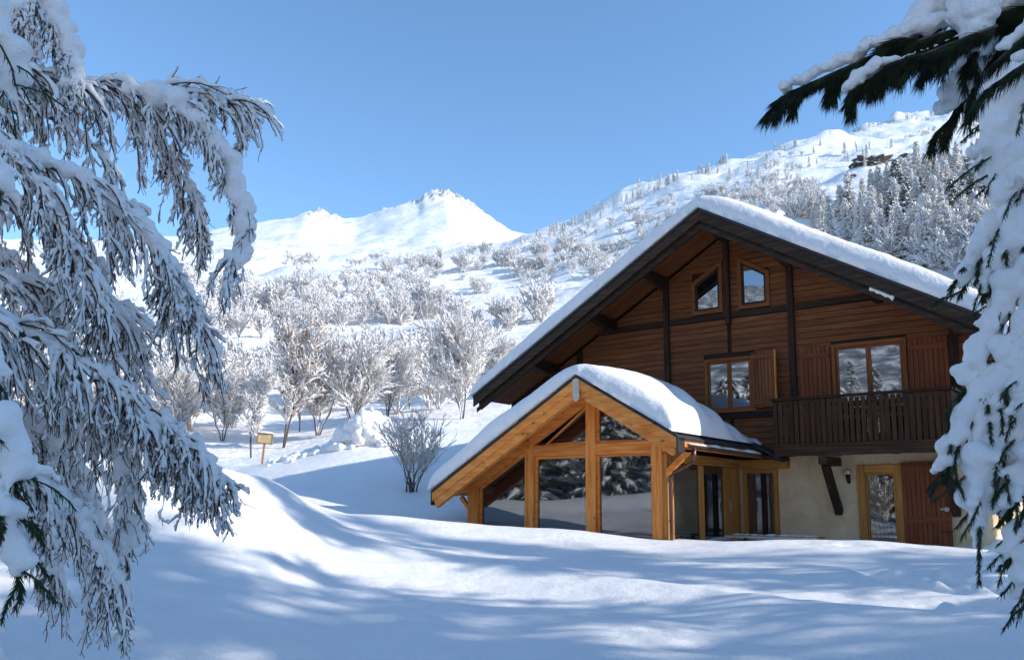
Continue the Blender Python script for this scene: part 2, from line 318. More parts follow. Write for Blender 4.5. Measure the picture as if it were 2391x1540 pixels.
rk += .8*np.clip((AZ2-azx(1950))/2, 0, 1)*np.clip((R2-640)/80, 0, 1)*np.clip((880-R2)/60, 0, 1)*.6
Z += rk*9*(np.abs(fbm(GX/11, GY/26, 4, 77, .62))-.5)
Z += np.clip((R2-560)/200, 0, 1)*4*(fbm(GX/95, GY/95, 4, 91)-.1)
Z += EYE
def H(x, y):
    a = math.degrees(math.atan2(x, y)); r = math.hypot(x, y)
    i = min(max(np.searchsorted(AZ, a)-1, 0), len(AZ)-2); j = min(max(np.searchsorted(RR, r)-1, 0), len(RR)-2)
    fa = (a-AZ[i])/(AZ[i+1]-AZ[i]); fr = (r-RR[j])/(RR[j+1]-RR[j])
    return float((Z[i, j]*(1-fa)+Z[i+1, j]*fa)*(1-fr)+(Z[i, j+1]*(1-fa)+Z[i+1, j+1]*fa)*fr)
def hit(x, y, rmin=38, rmax=1500):
    """where the line of sight through picture point meets the ground"""
    a, t = aztan(x, y); i = int(np.argmin(np.abs(AZ-a))); tt = (Z[i]-EYE)/RR
    k = np.where((RR > rmin) & (RR < rmax) & (tt >= t))[0]
    if len(k) == 0: return None
    r = RR[k[0]]; p = Vector((math.sin(math.radians(a))*r, math.cos(math.radians(a))*r, 0)); p.z = H(p.x, p.y); return p
def sheet(name, j0, j1, i0, i1, m):
    g = Geo(); sub = np.stack([GX, GY, Z], -1)[i0:i1+1, j0:j1+1]; a, b, _ = sub.shape
    idx = np.arange(a*b).reshape(a, b)
    F = np.stack([idx[:-1, :-1], idx[:-1, 1:], idx[1:, 1:], idx[1:, :-1]], -1).reshape(-1, 4)
    g.add(sub, F); o = link(name, g.mesh(name, m)); return tag(o, kind='structure')
JN = int(np.searchsorted(RR, 34)); JH = int(np.searchsorted(RR, 560)); JE = len(RR)-1
I0 = int(np.searchsorted(AZ, -62)); I1 = int(np.searchsorted(AZ, 61.99)); I1 = min(I1, len(AZ)-1)
sheet('snow_field', 0, JN, 0, len(AZ)-1, M['snow'])
sheet('hillside', JN, JH, I0, I1, M['snow_far'])
sheet('mountain', JH, JE, I0, I1, M['peak'])
sheet('wooded_hillside', JN, JE, 0, I0, M['forest'])
sheet('valley_side', JN, JE, I1, len(AZ)-1, M['forest'])

# ---------------------------------------------------------------- chalet
HO = Vector((8.619, 19.965, 1.723+EYE)); HR = math.radians(-37)
HU = Vector((math.cos(HR), math.sin(HR), 0)); HV = Vector((-HU.y, HU.x, 0))
def hw(u, v, z): return HO+HU*u+HV*v+Vector((0, 0, z))
def prism(name, poly, y0, y1, m, parent, loc=(0, 0, 0), mat4=None, bev=0.0):
    """polygon in x,z extruded from y0 to y1"""
    bm = bmesh.new(); n = len(poly)
    a = [bm.verts.new((x, y0, z)) for x, z in poly]; b = [bm.verts.new((x, y1, z)) for x, z in poly]
    bm.faces.new(a); bm.faces.new(b[::-1])
    for i in range(n): bm.faces.new((a[i], b[i], b[(i+1) % n], a[(i+1) % n]))
    bmesh.ops.recalc_face_normals(bm, faces=bm.faces)
    if bev: bmesh.ops.bevel(bm, geom=bm.edges[:], offset=bev, segments=1, affect='EDGES')
    me = bpy.data.meshes.new(name); bm.to_mesh(me); bm.free(); me.materials.append(m)
    o = link(name, me, parent, loc)
    if mat4 is not None: o.matrix_local = mat4
    return o
def beam(name, p0, p1, w_, h_, m, parent, bev=.006, up=(0, 0, 1)):
    """box from p0 to p1 (centre line), local x along its length"""
    p0 = Vector(p0); p1 = Vector(p1); Ln = (p1-p0).length; x = (p1-p0).normalized()
    upv = Vector(up)
    if abs(x.dot(upv)) > .98: upv = Vector((0, 1, 0))
    y = upv.cross(x).normalized(); z = x.cross(y)
    mt = Matrix((x, y, z)).transposed().to_4x4(); mt.translation = p0
    return prism(name, [(0, -h_/2), (Ln, -h_/2), (Ln, h_/2), (0, h_/2)], -w_/2, w_/2, m, parent, mat4=mt, bev=bev)
def box(name, a, b, m, parent, bev=.004):       # axis box in the parent's space, grain along x
    return beam(name, ((a[0]), (a[1]+b[1])/2, (a[2]+b[2])/2), ((b[0]), (a[1]+b[1])/2, (a[2]+b[2])/2), abs(b[1]-a[1]), abs(b[2]-a[2]), m, parent, bev)
def vbox(name, a, b, m, parent, bev=.004):      # grain upright
    c = ((a[0]+b[0])/2, (a[1]+b[1])/2)
    return beam(name, (c[0], c[1], a[2]), (c[0], c[1], b[2]), abs(b[0]-a[0]), abs(b[1]-a[1]), m, parent, bev, up=(0, 1, 0))

ch = tag(empty('chalet', HO, HR), 'large two-storey chalet with dark timber gable and stone-rendered ground floor', 'house')
AU, AZT, SL = -3.47, 5.80, .585
UL, UR, VF, VB = -10.9, 2.78, -1.8, 8.6
def rz(u): return AZT-SL*abs(u-AU)
WL, WR = -9.3, 2.15
# body
prism('wall', [(WL, -3.6), (WR, -3.6), (WR, -.52), (WL, -.52)], 0, 8, M['render'], ch)
prism('wall', [(WL, -.52), (WR, -.52), (WR, rz(WR)-.2), (AU, AZT-.2), (WL, rz(WL)-.2)], .035, 8, M['dark'], ch)
# openings cut out of the siding (u0,u1,z0,z1)
OPEN = [(-4.22, -2.80, .70, 2.16), (-.84, .90, -.25, 2.22), (-4.50, -3.62, 3.46, 4.5), (-3.17, -2.33, 3.44, 4.45)]
POSTS = [-5.3, -1.79, 1.90, -8.2]
pl_h = .155; nz = int((AZT+.5)/pl_h); pr = random.Random(3)
bays = [(-9.3, -8.27), (-8.13, -5.38), (-5.22, -3.53), (-3.41, -1.87), (-1.71, 1.82), (1.98, 2.15)]
for k in range(nz):
    z0 = -.5+k*pl_h; z1 = z0+pl_h-.015
    for b0, b1 in bays:
        segs = [(b0, b1)]
        for o0, o1, q0, q1 in OPEN:
            if z1 > q0+.02 and z0 < q1-.02:
                ns = []
                for s0, s1 in segs:
                    if o1 <= s0 or o0 >= s1: ns.append((s0, s1)); continue
                    if o0-s0 > .03: ns.append((s0, o0))
                    if s1-o1 > .03: ns.append((o1, s1))
                segs = ns
        for s0, s1 in segs:
            lim = .22
            def clip(u, top): return min(top, rz(u)-lim)
            pts = [(s0, z0), (s1, z0)]
            # keep what lies under the roof line
            half0 = AU-(AZT-lim-z0)/SL; half1 = AU+(AZT-lim-z0)/SL
            a0 = max(s0, half0); a1 = min(s1, half1)
            if a1-a0 < .05: continue
            tz0 = clip(a0, z1); tz1 = clip(a1, z1); P_ = [(a0, z0), (a1, z0)]
            if tz1 > z0+.002: P_.append((a1, tz1))
            h1 = AU+(AZT-lim-z1)/SL; h0 = AU-(AZT-lim-z1)/SL
            if a0 < h1 < a1 and tz1 < z1: P_.append((h1, z1))
            if a0 < h0 < a1 and tz0 < z1: P_.append((h0, z1))
            if tz0 > z0+.002: P_.append((a0, tz0))
            if len(P_) < 3: continue
            d = pr.uniform(0, .008); prism('plank', P_, -.010-d, .020, M['siding'], ch)
# framing on the gable
for u in (-5.3, -1.79): vbox('post', (u-.08, -.10, -.5), (u+.08, .03, rz(u)-.25), M['dark'], ch)
vbox('post', (AU-.07, -.14, 3.05), (AU+.07, .03, AZT-.3), M['dark'], ch)
vbox('post', (1.82, -.10, -.2), (1.98, .03, rz(1.9)-.25), M['dark'], ch)
vbox('post', (-8.28, -.10, -.5), (-8.12, .03, rz(-8.2)-.25), M['dark'], ch)
for a, b in ((-8.12, -5.38), (-5.22, -1.87), (-1.71, .2)): box('tie_beam', (a, -.06, 3.22), (b, .03, 3.38), M['dark'], ch)
box('beam', (-5.22, -.055, .50), (-2.0, .03, .66), M['dark'], ch)
box('beam', (WL, -.08, -.66), (-2.0, .05, -.48), M['dark'], ch)
# roof slab halves, verge boards, soffit boards, purlins
for s, ue in ((-1, UL), (1, UR)):
    ze = rz(ue); P_ = [(AU, AZT), (ue, ze), (ue, ze-.07), (AU, AZT-.07)]
    prism('roof', P_, VF-.03, VB, M['slate'], ch)
    prism('verge_board', [(AU, AZT-.075), (ue, ze-.075), (ue, ze-.33), (AU, AZT-.33)], VF, VF+.05, M['fascia'], ch)
    prism('rafter', [(AU, AZT-.20), (ue-s*.12, rz(ue-s*.12)-.20), (ue-s*.12, rz(ue-s*.12)-.48), (AU, AZT-.48)], VF+.13, VF+.27, M['dark'], ch)
    prism('verge_board', [(AU, AZT-.40), (ue-s*.06, rz(ue-s*.06)-.40), (ue-s*.06, rz(ue-s*.06)-.53), (AU, AZT-.53)], VF+.10, VF+.125, M['fascia'], ch)
    for k in range(9):
        v0 = VF+.28+k*.172
        prism('soffit_board', [(AU, AZT-.08), (ue-s*.02, rz(ue-s*.02)-.08), (ue-s*.02, rz(ue-s*.02)-.115), (AU, AZT-.115)], v0, v0+.166, M['siding'], ch)
    for k in range(11):
        v0 = .1+k*.8
        prism('rafter_tail', [(WL if s < 0 else WR, rz(WL if s < 0 else WR)-.08), (ue-s*.02, rz(ue-s*.02)-.08), (ue-s*.02, rz(ue-s*.02)-.22), (WL if s < 0 else WR, rz(WL if s < 0 else WR)-.28)], v0, v0+.1, M['dark'], ch)
for u in (AU, -5.3-1.7, -1.79, -9.0, .35, 2.0, -5.3):
    zt = rz(u)-.13
    poly = [(VF+.3, zt), (.03, zt), (.03, zt-.34), (-.45, zt-.34), (VF+.35, zt-.2), (VF+.3, zt-.15)]
    mt = Matrix.Translation((u, 0, 0)) @ Matrix.Rotation(math.pi/2, 4, 'Z')
    prism('purlin', poly, -.085, .085, M['dark'], ch, mat4=mt, bev=.01)
# windows
def window(name, u0, u1, z0, z1, nv=2, fr=M['frame'], v=-.05, parent=ch, fw=.09, sw=.06, door=False, glass=None):
    glass = glass or M['glass']
    w_ = empty(name, (0, 0, 0), 0, parent)
    vbox('frame', (u0, v, z0), (u0+fw, .06, z1), fr, w_); vbox('frame', (u1-fw, v, z0), (u1, .06, z1), fr, w_)
    box('frame', (u0+fw, v, z1-fw), (u1-fw, .06, z1), fr, w_); box('sill', (u0+(0 if door else -.04), v-.04, z0-.03), (u1+(0 if door else .04), .06, z0+.05), fr, w_)
    a, b = u0+fw+.004, u1-fw-.004; wd = (b-a)/nv
    for k in range(nv):
        c0 = a+k*wd+.003; c1 = a+(k+1)*wd-.003; q0 = z0+.055; q1 = z1-fw-.004; vv = v+.035
        vbox('sash', (c0, vv, q0), (c0+sw, .03, q1), fr, w_); vbox('sash', (c1-sw, vv, q0), (c1, .03, q1), fr, w_)
        box('sash', (c0+sw, vv, q1-sw), (c1-sw, .03, q1), fr, w_); box('sash', (c0+sw, vv, q0), (c1-sw, .03, q0+sw), fr, w_)
        if door: box('sash', (c0+sw, vv, q0+.52), (c1-sw, .03, q0+.60), fr, w_)
        prism('pane', [(c0+sw-.005, q0+sw-.005), (c1-sw+.005, q0+sw-.005), (c1-sw+.005, q1-sw+.005), (c0+sw-.005, q1-sw+.005)], .0, .012, glass, w_)
    return w_
window('window', -4.20, -2.82, .70, 2.15)
window('balcony_door', -.83, .89, -.22, 2.21, door=True)
def poly_window(outer, inner):
    w_ = empty('window', (0, 0, 0), 0, ch); n = len(outer)
    for i in range(n):
        j = (i+1) % n; prism('frame', [outer[i], outer[j], inner[j], inner[i]], -.06, .05, M['frame'], w_)
    s = []; cx = sum(p[0] for p in inner)/n; cz = sum(p[1] for p in inner)/n
    for x, z in inner: s.append((cx+(x-cx)*.84, cz+(z-cz)*.88))
    for i in range(n):
        j = (i+1) % n; prism('sash', [inner[i], inner[j], s[j], s[i]], -.03, .04, M['dark'], w_)
    prism('pane', s, 0, .012, M['glass'], w_); return w_
poly_window([(-4.52, 3.42), (-3.62, 3.42), (-3.62, 4.86), (-4.52, 4.34)], [(-4.42, 3.52), (-3.71, 3.52), (-3.71, 4.70), (-4.42, 4.28)])
poly_window([(-3.18, 3.42), (-2.32, 3.42), (-2.32, 4.36), (-3.18, 4.87)], [(-3.08, 3.52), (-2.42, 3.52), (-2.42, 4.29), (-3.08, 4.70)])
def shutter(u0, u1, z0, z1, v, m=M['shutter'], nb=None, rot=0, bat=(.1, .9), bm_=None):
    s = empty('shutter', (u0, v, 0), rot, ch); wd = u1-u0; nb = nb or max(3, round(wd/.105)); bw = wd/nb
    for k in range(nb): vbox('board', (k*bw+.004, -.0, z0), ((k+1)*bw-.004, .028, z1), m, s, .006)
    for t in bat:
        zc = z0+(z1-z0)*t; box('batten', (.02, -.024, zc-.06), (wd-.02, -.001, zc+.06), m, s)
    return s
shutter(-1.62, -.86, -.2, 2.20, -.075)
shutter(.93, 1.78, -.2, 2.16, -.075)
sh = shutter(-2.86, -2.16, .74, 2.19, -.12, m=M['siding'], rot=math.radians(-14)); 
vbox('painted_lit_edge', (.704, -.03, .74), (.735, .03, 2.19), M['larch'], sh)  # the shutter's lit edge, its light put into a strip of brighter timber colour
# balcony
bal = empty('balcony', (0, 0, 0), 0, ch)
BL, BR, BV = -2.0, 1.95, -1.1
box('rim_beam', (BL, BV, -.58), (BR, BV+.14, -.32), M['dark'], bal); box('rim_beam', (BL, BV-.03, -.36), (BR, BV-.002, -.30), M['dark'], bal)
for k in range(7): box('floor_board', (BL, BV+.145+k*.135, -.34), (BR, BV+.145+k*.135+.128, -.29), M['dark'], bal)
for u in (-1.9, -.75, .55, 1.84): beam('joist', (u, BV+.15, -.45), (u, -.02, -.45), .12, .18, M['dark'], bal)
box('handrail', (BL-.03, BV-.06, .76), (BR+.03, BV+.08, .82), M['dark'], bal); box('rail', (BL, BV+.035, -.2), (BR, BV+.075, -.12), M['dark'], bal); box('rail', (BL, BV+.035, .58), (BR, BV+.075, .66), M['dark'], bal)
for u in (BL+.05, -.72, .60, BR-.05): vbox('newel', (u-.05, BV+.03, -.3), (u+.05, BV+.12, .755), M['dark'], bal)
k = 0; u = BL+.02
while u < BR-.1:
    vbox('baluster', (u, BV, -.30), (u+.095, BV+.026, .74), M['baluster'], bal); u += .128; k += 1
v = BV+.16
beam('handrail', (BR, BV+.09, .79), (BR, -.02, .79), .13, .06, M['dark'], bal); beam('rim_beam', (BR-.07, BV+.145, -.45), (BR-.07, -.02, -.45), .13, .24, M['dark'], bal)
while v < -.08:
    vbox('baluster', (BR-.02, v, -.3), (BR+.006, v+.09, .75), M['baluster'], bal); v += .14
for u in (-.83, 1.72):
    brc = beam('brace', (u, BV+.12, -.78), (u, -.03, -1.92), .17, .19, M['dark'], ch, .012)
    beam('corbel', (u, BV-.08, -.70), (u, -.01, -.70), .2, .2, M['dark'], ch, .012)
# ground floor
gd = window('garden_door', -3.2, -2.30, -3.0, -.84, nv=1, fr=M['ochre'], v=-.10, door=False, fw=.10, sw=.0); vbox('mullion', (-2.74, -.06, -3), (-2.62, .02, -.95), M['dark'], gd)
box('lintel', (-3.28, -.16, -.83), (-2.0, -.001, -.60), M['ochre'], ch)
window('garden_door', -.37, .66, -3.0, -.79, nv=1, fr=M['ochre'], v=-.09, fw=.19, sw=.03)
shutter(.62, 1.62, -3.0, -.74, -.13, bat=(.06, .42, .94))
lt = empty('latch', (0, 0, 0), 0, ch); box('bolt', (1.40, -.165, -1.83), (1.6, -.155, -1.79), M['steel'], lt, .002); box('plate', (1.50, -.168, -1.86), (1.58, -.156, -1.76), M['steel'], lt, .002)
for z in (-1.25, -2.3): box('hinge', (1.38, -.162, z-.012), (1.64, -.155, z+.012), M['iron'], ch, .001)
# side wall boards, lit through the spruce
for k in range(34):
    y = .03+k*.235; P_ = [(y, -.5), (y+.228, -.5), (y+.228, rz(WR)-.25), (y, rz(WR)-.25)]
    vbox('plank', (WR+.001, y, -.5), (WR+.03, y+.228, rz(WR)-.28), M['siding'], ch)
def lathe(name, prof, m, parent, loc, seg=14):
    g = Geo(); a = np.arange(seg)*2*math.pi/seg; n = len(prof)
    V = np.array([[(r*math.cos(t), r*math.sin(t), z) for t in a] for r, z in prof]); idx = np.arange(n*seg).reshape(n, seg)
    F = np.stack([idx[:-1], np.roll(idx[:-1], -1, 1), np.roll(idx[1:], -1, 1), idx[1:]], -1).reshape(-1, 4); g.add(V, F)
    return link(name, g.mesh(name, m), parent, loc)
wl = tag(empty('wall_lamp', hw(-.57, 0, -1.0), HR), 'small black lantern with a pale shade fixed to the rendered wall', 'lamp')
lathe('shade', [(.001, .13), (.07, .1), (.095, .02), (.085, 0), (.001, .0)], M['grey'], wl, (0, -.13, 0)); box('bracket', (-.03, -.02, -.22), (.03, -.001, .02), M['iron'], wl)
lathe('stem', [(.001, 0), (.05, -.02), (.035, -.12), (.015, -.2), (.001, -.21)], M['iron'], wl, (0, -.13, 0)); beam('arm', (0, -.13, -.15), (0, -.01, -.15), .025, .025, M['iron'], wl)

# ---------------------------------------------------------------- conservatory
cs = tag(empty('conservatory', HO, HR), 'glazed garden room of new orange larch with an asymmetric gable, built against the chalet', 'conservatory')
CA, CZ, CS = -5.05, 1.15, .593; CUL, CUR, CVF, CW = -9.45, -2.56, -5.15, -4.15
def cz(u): return CZ-CS*abs(u-CA)
LL, LR = -9.0, -3.3
for s, ue in ((-1, CUL), (1, CUR)):
    prism('roof', [(CA, CZ-.02), (ue, cz(ue)-.02), (ue, cz(ue)-.09), (CA, CZ-.09)], CVF+.02, -.03, M['slate'], cs)
    Ls = abs(ue-CA); n = int(Ls/.62)
    for k in range(n+1):
        a = CA+s*Ls*k/(n+1); b = CA+s*(Ls*(k+1)/(n+1)-.02); d = .02*(k % 2)
        prism('slate', [(a, cz(a)+.005-d), (b, cz(b)+.03-d), (b, cz(b)-.05), (a, cz(a)-.05)], CVF-.05, CVF+.018, M['slate'], cs)
    e = ue-s*.03
    prism('verge_board', [(CA, CZ-.055), (e, cz(e)-.055), (e, cz(e)-.27), (CA, CZ-.27)], CVF-.03, CVF+.0, M['larch'], cs)
    e2 = ue-s*.04
    prism('rafter', [(CA, CZ-.20), (e2, cz(e2)-.20), (e2-s*.12, cz(e2-s*.12)-.50), (CA, CZ-.46)], CVF+.002, CVF+.14, M['larch'], cs)
    for k in range(6):
        v0 = CVF+.145+k*.14
        prism('soffit_board', [(CA, CZ-.10), (e, cz(e)-.10), (e, cz(e)-.13), (CA, CZ-.13)], v0, v0+.136, M['soffit'], cs)
    prism('rafter', [(CA, CZ-.13), (ue-s*.5, cz(ue-s*.5)-.13), (ue-s*.5, cz(ue-s*.5)-.36), (CA, CZ-.36)], CW-.14, CW-.0, M['larch'], cs)
prism('ridge_plate', [(CA-.085, .62), (CA, .54), (CA+.085, .62), (CA+.085, CZ-.10), (CA, CZ-.06), (CA-.085, CZ-.10)], CVF-.06, CVF-.032, M['grey'], cs)
prism('verge_cap', [(CUL, cz(CUL)-.02), (CUL+.03, cz(CUL)-.0), (CUL+.03, cz(CUL)-.33), (CUL, cz(CUL)-.35)], CVF-.04, CVF+.3, M['slate'], cs)
prism('verge_cap', [(CUR, cz(CUR)-.02), (CUR-.03, cz(CUR)-.0), (CUR-.03, cz(CUR)-.33), (CUR, cz(CUR)-.35)], CVF-.04, CVF+.3, M['slate'], cs)
# rake stringers just inside verge
for u in (-8.95, -7.08, CA, -3.42):
    zt = cz(u)-.135; mt = Matrix.Translation((u, 0, 0)) @ Matrix.Rotation(math.pi/2, 4, 'Z')
    prism('purlin', [(CVF+.15, zt-.02), (-.05, zt-.02), (-.05, zt-.22), (CVF+.22, zt-.22), (CVF+.15, zt-.12)], -.09, .09, M['larch'], cs, mat4=mt, bev=.008)
prism('brace', [(-9.30, -1.62), (-9.22, -1.56), (-9.0, -1.82), (-9.0, -1.95)], CW-.1, CW, M['larch'], cs); prism('brace', [(-2.72, -.62), (-2.86, -.60), (-3.3, -.98), (-3.3, -1.15)], CW-.12, CW-.01, M['larch'], cs)
PB = -3.6
def cpost(u0, u1, zt, dv=.12): return vbox('post', (u0, CW-dv, PB), (u1, CW+.09, zt), M['larch'], cs, .008)
cpost(-9.0, -8.66, cz(-8.9)-.18); cpost(-7.16, -6.90, cz(-7.1)-.2); cpost(-5.38, -5.12, CZ-.35); cpost(-3.66, -3.40, cz(-3.3)-.15)
box('tie_beam', (-7.55, CW-.09, -.60), (-5.381, CW+.08, -.33), M['larch'], cs, .008); box('tie_beam', (-5.119, CW-.09, -.60), (-3.33, CW+.08, -.33), M['larch'], cs, .008)
# front glazing: frame strips and panes
def glazing(poly, fwid, v=CW, m=M['larch']):
    n = len(poly); g_ = empty('window', (0, 0, 0), 0, cs)
    # inset polygon
    ins = []
    for i in range(n):
        p0, p1, p2 = Vector(poly[i-1]), Vector(poly[i]), Vector(poly[(i+1) % n])
        e1 = (p1-p0).normalized(); e2 = (p2-p1).normalized(); n1 = Vector((-e1.y, e1.x)); n2 = Vector((-e2.y, e2.x))
        bis = n1+n2; bis = bis/max(bis.dot(n1), .3); ins.append(tuple(p1+bis*fwid))
    for i in range(n):
        j = (i+1) % n; prism('frame', [poly[i], poly[j], ins[j], ins[i]], v-.03, v+.07, m, g_)
    prism('pane', ins, v+.02, v+.035, M['glass_clear'], g_); return g_
def sl_(u): return cz(u)-.365
glazing([(-8.655, PB), (-7.165, PB), (-7.165, sl_(-7.165)), (-8.655, sl_(-8.655))], .06)
glazing([(-6.895, PB), (-5.385, PB), (-5.385, -.605), (-6.895, -.605)], .06)
glazing([(-5.115, PB), (-3.665, PB), (-3.665, -.605), (-5.115, -.605)], .05)
glazing([(-6.62, -.325), (-5.385, -.325), (-5.385, sl_(-5.385))], .05)
glazing([(-5.115, -.325), (-3.72, -.325), (-5.115, sl_(-5.115))], .05)
# right-hand side wall with the sliding door
vbox('post', (-3.42, CW-.10, PB), (-3.28, CW+.12, -.62), M['ochre'], cs)
beam('wall_plate', (-3.34, CW+.12, -.70), (-3.34, -.02, -.70), .18, .22, M['ochre'], cs)
sd_ = empty('sliding_door', (0, 0, 0), 0, cs)
def sv(name, v0, v1, m=M['ochre'], x0=-3.38, x1=-3.29, z0=PB, z1=-.82, par=sd_): return vbox(name, (x0, v0, z0), (x1, v1, z1), m, par)
sv('frame', -4.02, -3.92); sv('frame', -2.54, -2.36); sv('sash', -2.36, -2.30, x0=-3.35); sv('frame', -1.06, -.98)
prism('pane', [(-3.92, PB), (-2.54, PB), (-2.54, -.83), (-3.92, -.83)], -.006, .006, M['glass_clear'], sd_, mat4=Matrix.Translation((-3.34, 0, 0)) @ Matrix.Rotation(math.pi/2, 4, 'Z'))
prism('pane', [(-2.30, PB), (-1.06, PB), (-1.06, -.83), (-2.30, -.83)], -.006, .006, M['glass_clear'], sd_, mat4=Matrix.Translation((-3.35, 0, 0)) @ Matrix.Rotation(math.pi/2, 4, 'Z'))
g = Geo(); zz = np.linspace(-1.95, -1.63, 7); tubes(g, np.stack([np.full(7, -3.24)+.03*np.sin(np.linspace(0, math.pi, 7)), np.full(7, -.93), zz], -1)[None], np.full((1, 7), .014), 6); link('handle', g.mesh('handle', M['steel']), sd_)
for k in range(6): sv('plank', -.975+k*.158, -.975+k*.158+.152, x0=-3.37, x1=-3.30-.004*(k % 2), par=cs)
# gutter with brackets and the bent downpipe
gt = empty('gutter', (0, 0, 0), 0, cs); gz = cz(CUR)-.16; gu = CUR+.03
g = Geo(); n = 9; a = np.linspace(math.pi, 2*math.pi, n)
pr_ = [(gu+.075*math.cos(t), gz+.075*math.sin(t)) for t in a]+[(gu+.065*math.cos(t), gz+.065*math.sin(t)) for t in a[::-1]]
V0 = [(x, -4.82, z) for x, z in pr_]+[(x, -.35, z-.02) for x, z in pr_]; K_ = len(pr_)
g.add(V0, [(i, (i+1) % K_, K_+(i+1) % K_, K_+i) for i in range(K_)]); link('trough', g.mesh('trough', M['copper']), gt)
pp = [(gu, -4.45, gz-.06), (gu, -4.45, gz-.26), (gu-.05, -4.45, gz-.36), (-3.1, -4.28, gz-.56), (-3.2, -4.26, gz-.66), (-3.2, -4.26, gz-.9), (-3.2, -4.26, PB)]
g = Geo(); tubes(g, np.array(pp)[None], np.full((1, len(pp)), .042), 10); link('downpipe', g.mesh('downpipe', M['copper']), gt)
for z in (-1.25, -2.1): lathe('pipe_clip', [(.05, -.02), (.055, 0), (.05, .02)], M['copper'], gt, (-3.2, -4.26, z))
box('eaves_board', (CUR-.03, -4.85, cz(CUR)-.26), (CUR-.005, -.3, cz(CUR)-.09), M['larch'], cs)
beam('blocking', (-3.0, -4.8, cz(-3.0)-.18), (-3.0, -.1, cz(-3.0)-.18), .05, .12, M['larch'], cs)
prism('flashing', [(-2.95, -.35), (-2.05, -.62), (-2.05, -.68), (-2.95, -.47)], -.5, -.03, M['slate'], cs)
prism('valley_roof', [(-3.1, .02), (-1.98, -.60), (-1.98, -.66), (-3.1, -.06)], -.7, -.03, M['slate'], cs)

# ---------------------------------------------------------------- snow lying on the roofs
def roof_snow(name, zf, u0, u1, v0, v1, thick, label, nu=230, nv=90, lip=.16, soft=.35, apex=None, seed=0, R=.22, dens=1.6):
    q = np.linspace(0, 1, nv)**dens; vs = v0+(v1-v0)*q; us = np.linspace(u0, u1, nu)
    # extra samples at the rims
    us = np.concatenate([[u0, u0+.01, u0+.03, u0+.07, u0+.13], us[(us > u0+.18) & (us < u1-.18)], [u1-.13, u1-.07, u1-.03, u1-.01, u1]])
    vs = np.concatenate([[v0, v0+.008, v0+.025, v0+.06, v0+.11], vs[vs > v0+.15]])
    Ug, Vg = np.meshgrid(us, vs, indexing='ij')
    base = zf(Ug); sm = apex[1]-apex[2]*(np.sqrt((Ug-apex[0])**2+soft**2)-soft*.72)
    tk = thick(Ug, Vg); sm = base+(sm-base)*np.clip(tk/.25, 0, 1)
    T = tk*(1+.09*fbm(Ug*.8, Vg*.7, 2, seed)+.02*fbm(Ug*4.5, Vg*4, 2, seed+4))
    d = np.minimum(np.minimum(Ug-u0, u1-Ug), Vg-v0); k = np.clip(d/R, 0, 1); k = np.sqrt(1-(1-k)**2)
    k = .42*(d > 0)+.58*k if False else k
    top = base+np.maximum((T+np.maximum(sm-base, -.2))*k, 0)+.004
    g = Geo(); A, B = Ug.shape; idx = np.arange(A*B).reshape(A, B)
    F = np.stack([idx[:-1, :-1], idx[1:, :-1], idx[1:, 1:], idx[:-1, 1:]], -1).reshape(-1, 4)
    jit = .035*fbm(Ug*5, Vg*5, 2, seed+9)*(1-k)
    g.add(np.stack([Ug+jit*0, Vg+np.where(Vg-v0 < .3, jit, 0), top], -1), F)
    g.add(np.stack([Ug, Vg, base+.003], -1), F[:, ::-1])
    # close the rim
    rim = np.concatenate([idx[:, 0], idx[-1, 1:], idx[-2::-1, -1], idx[0, -2:0:-1]]); off = A*B; nx = np.roll(rim, -1)
    g.f.append((np.stack([rim, rim+off, nx+off, nx], -1), 0))
    o = link(name, g.mesh(name, M['snow_soft']), None, HO); o.rotation_euler = (0, 0, HR); return tag(o, label, 'snow')
def zf_main(u): return AZT+.006-SL*np.abs(u-AU)
def th_main(u, v):
    rise = .30*np.clip((v-VF)/1.3, 0, 1)**.75*np.clip((u-AU+.6)/1.2, 0, 1)
    step = -.06*np.clip((v-VF-.35-.25*np.clip((u-AU)/6, 0, 1))/.12, 0, 1)*np.clip((u-AU-2)/1, 0, 1)
    return .32+rise+step+.05*np.clip((u-UL)/3, 0, 1)
roof_snow('roof_snow', zf_main, UL-.05, UR+.08, VF-.09, VB, th_main, 'thick even blanket of snow on the main roof of the chalet', apex=(AU, AZT, SL), soft=.3, seed=31)
def zf_c(u): return CZ+.036-CS*np.abs(u-CA)
def th_c(u, v):
    t = .345+.08*np.exp(-((u-CA-.9)/1.3)**2)*np.clip((v-CVF)/1.2, 0, 1)+.13*np.exp(-((u-CA-1.35)/.7)**2-((v+3.4)/1.3)**2)
    t = t+.09*np.exp(-((u-CA+2.6)/.8)**2)
    t = t*(.04+.96*np.clip((-v-.15-.62*np.maximum(u-CA, 0))/1.5, 0, 1)**.7)
    return t+np.clip((u-CA)/1.5, 0, 1)*.10*np.sin((v+u*.8)*5.2)*np.clip((v-CVF-.8), 0, 1)*np.exp(-((u-CUR+.6)/.6)**2)
roof_snow('roof_snow', zf_c, CUL-.08, CUR-.10, CVF-.1, -.04, th_c, 'billowing rounded snow on the low conservatory roof', apex=(CA, CZ, CS), soft=.42, seed=51, R=.27, dens=1.1)
g = Geo(); n = 60; ys = np.linspace(-4.7, -.45, n); P_ = np.stack([np.full(n, gu-.01)+RNG.normal(size=n)*.006, ys, np.full(n, gz+.015)], -1)
tubes(g, P_[None], np.clip(.05+.028*fbm(ys*2.1, ys*0, 3, 4), .012, .1)[None], 7, flat=.75); o = link('gutter_snow', g.mesh('gutter_snow', M['snow_soft']), None, HO); o.rotation_euler = (0, 0, HR); tag(o, 'thin ragged strip of snow lying in the copper gutter', 'snow')
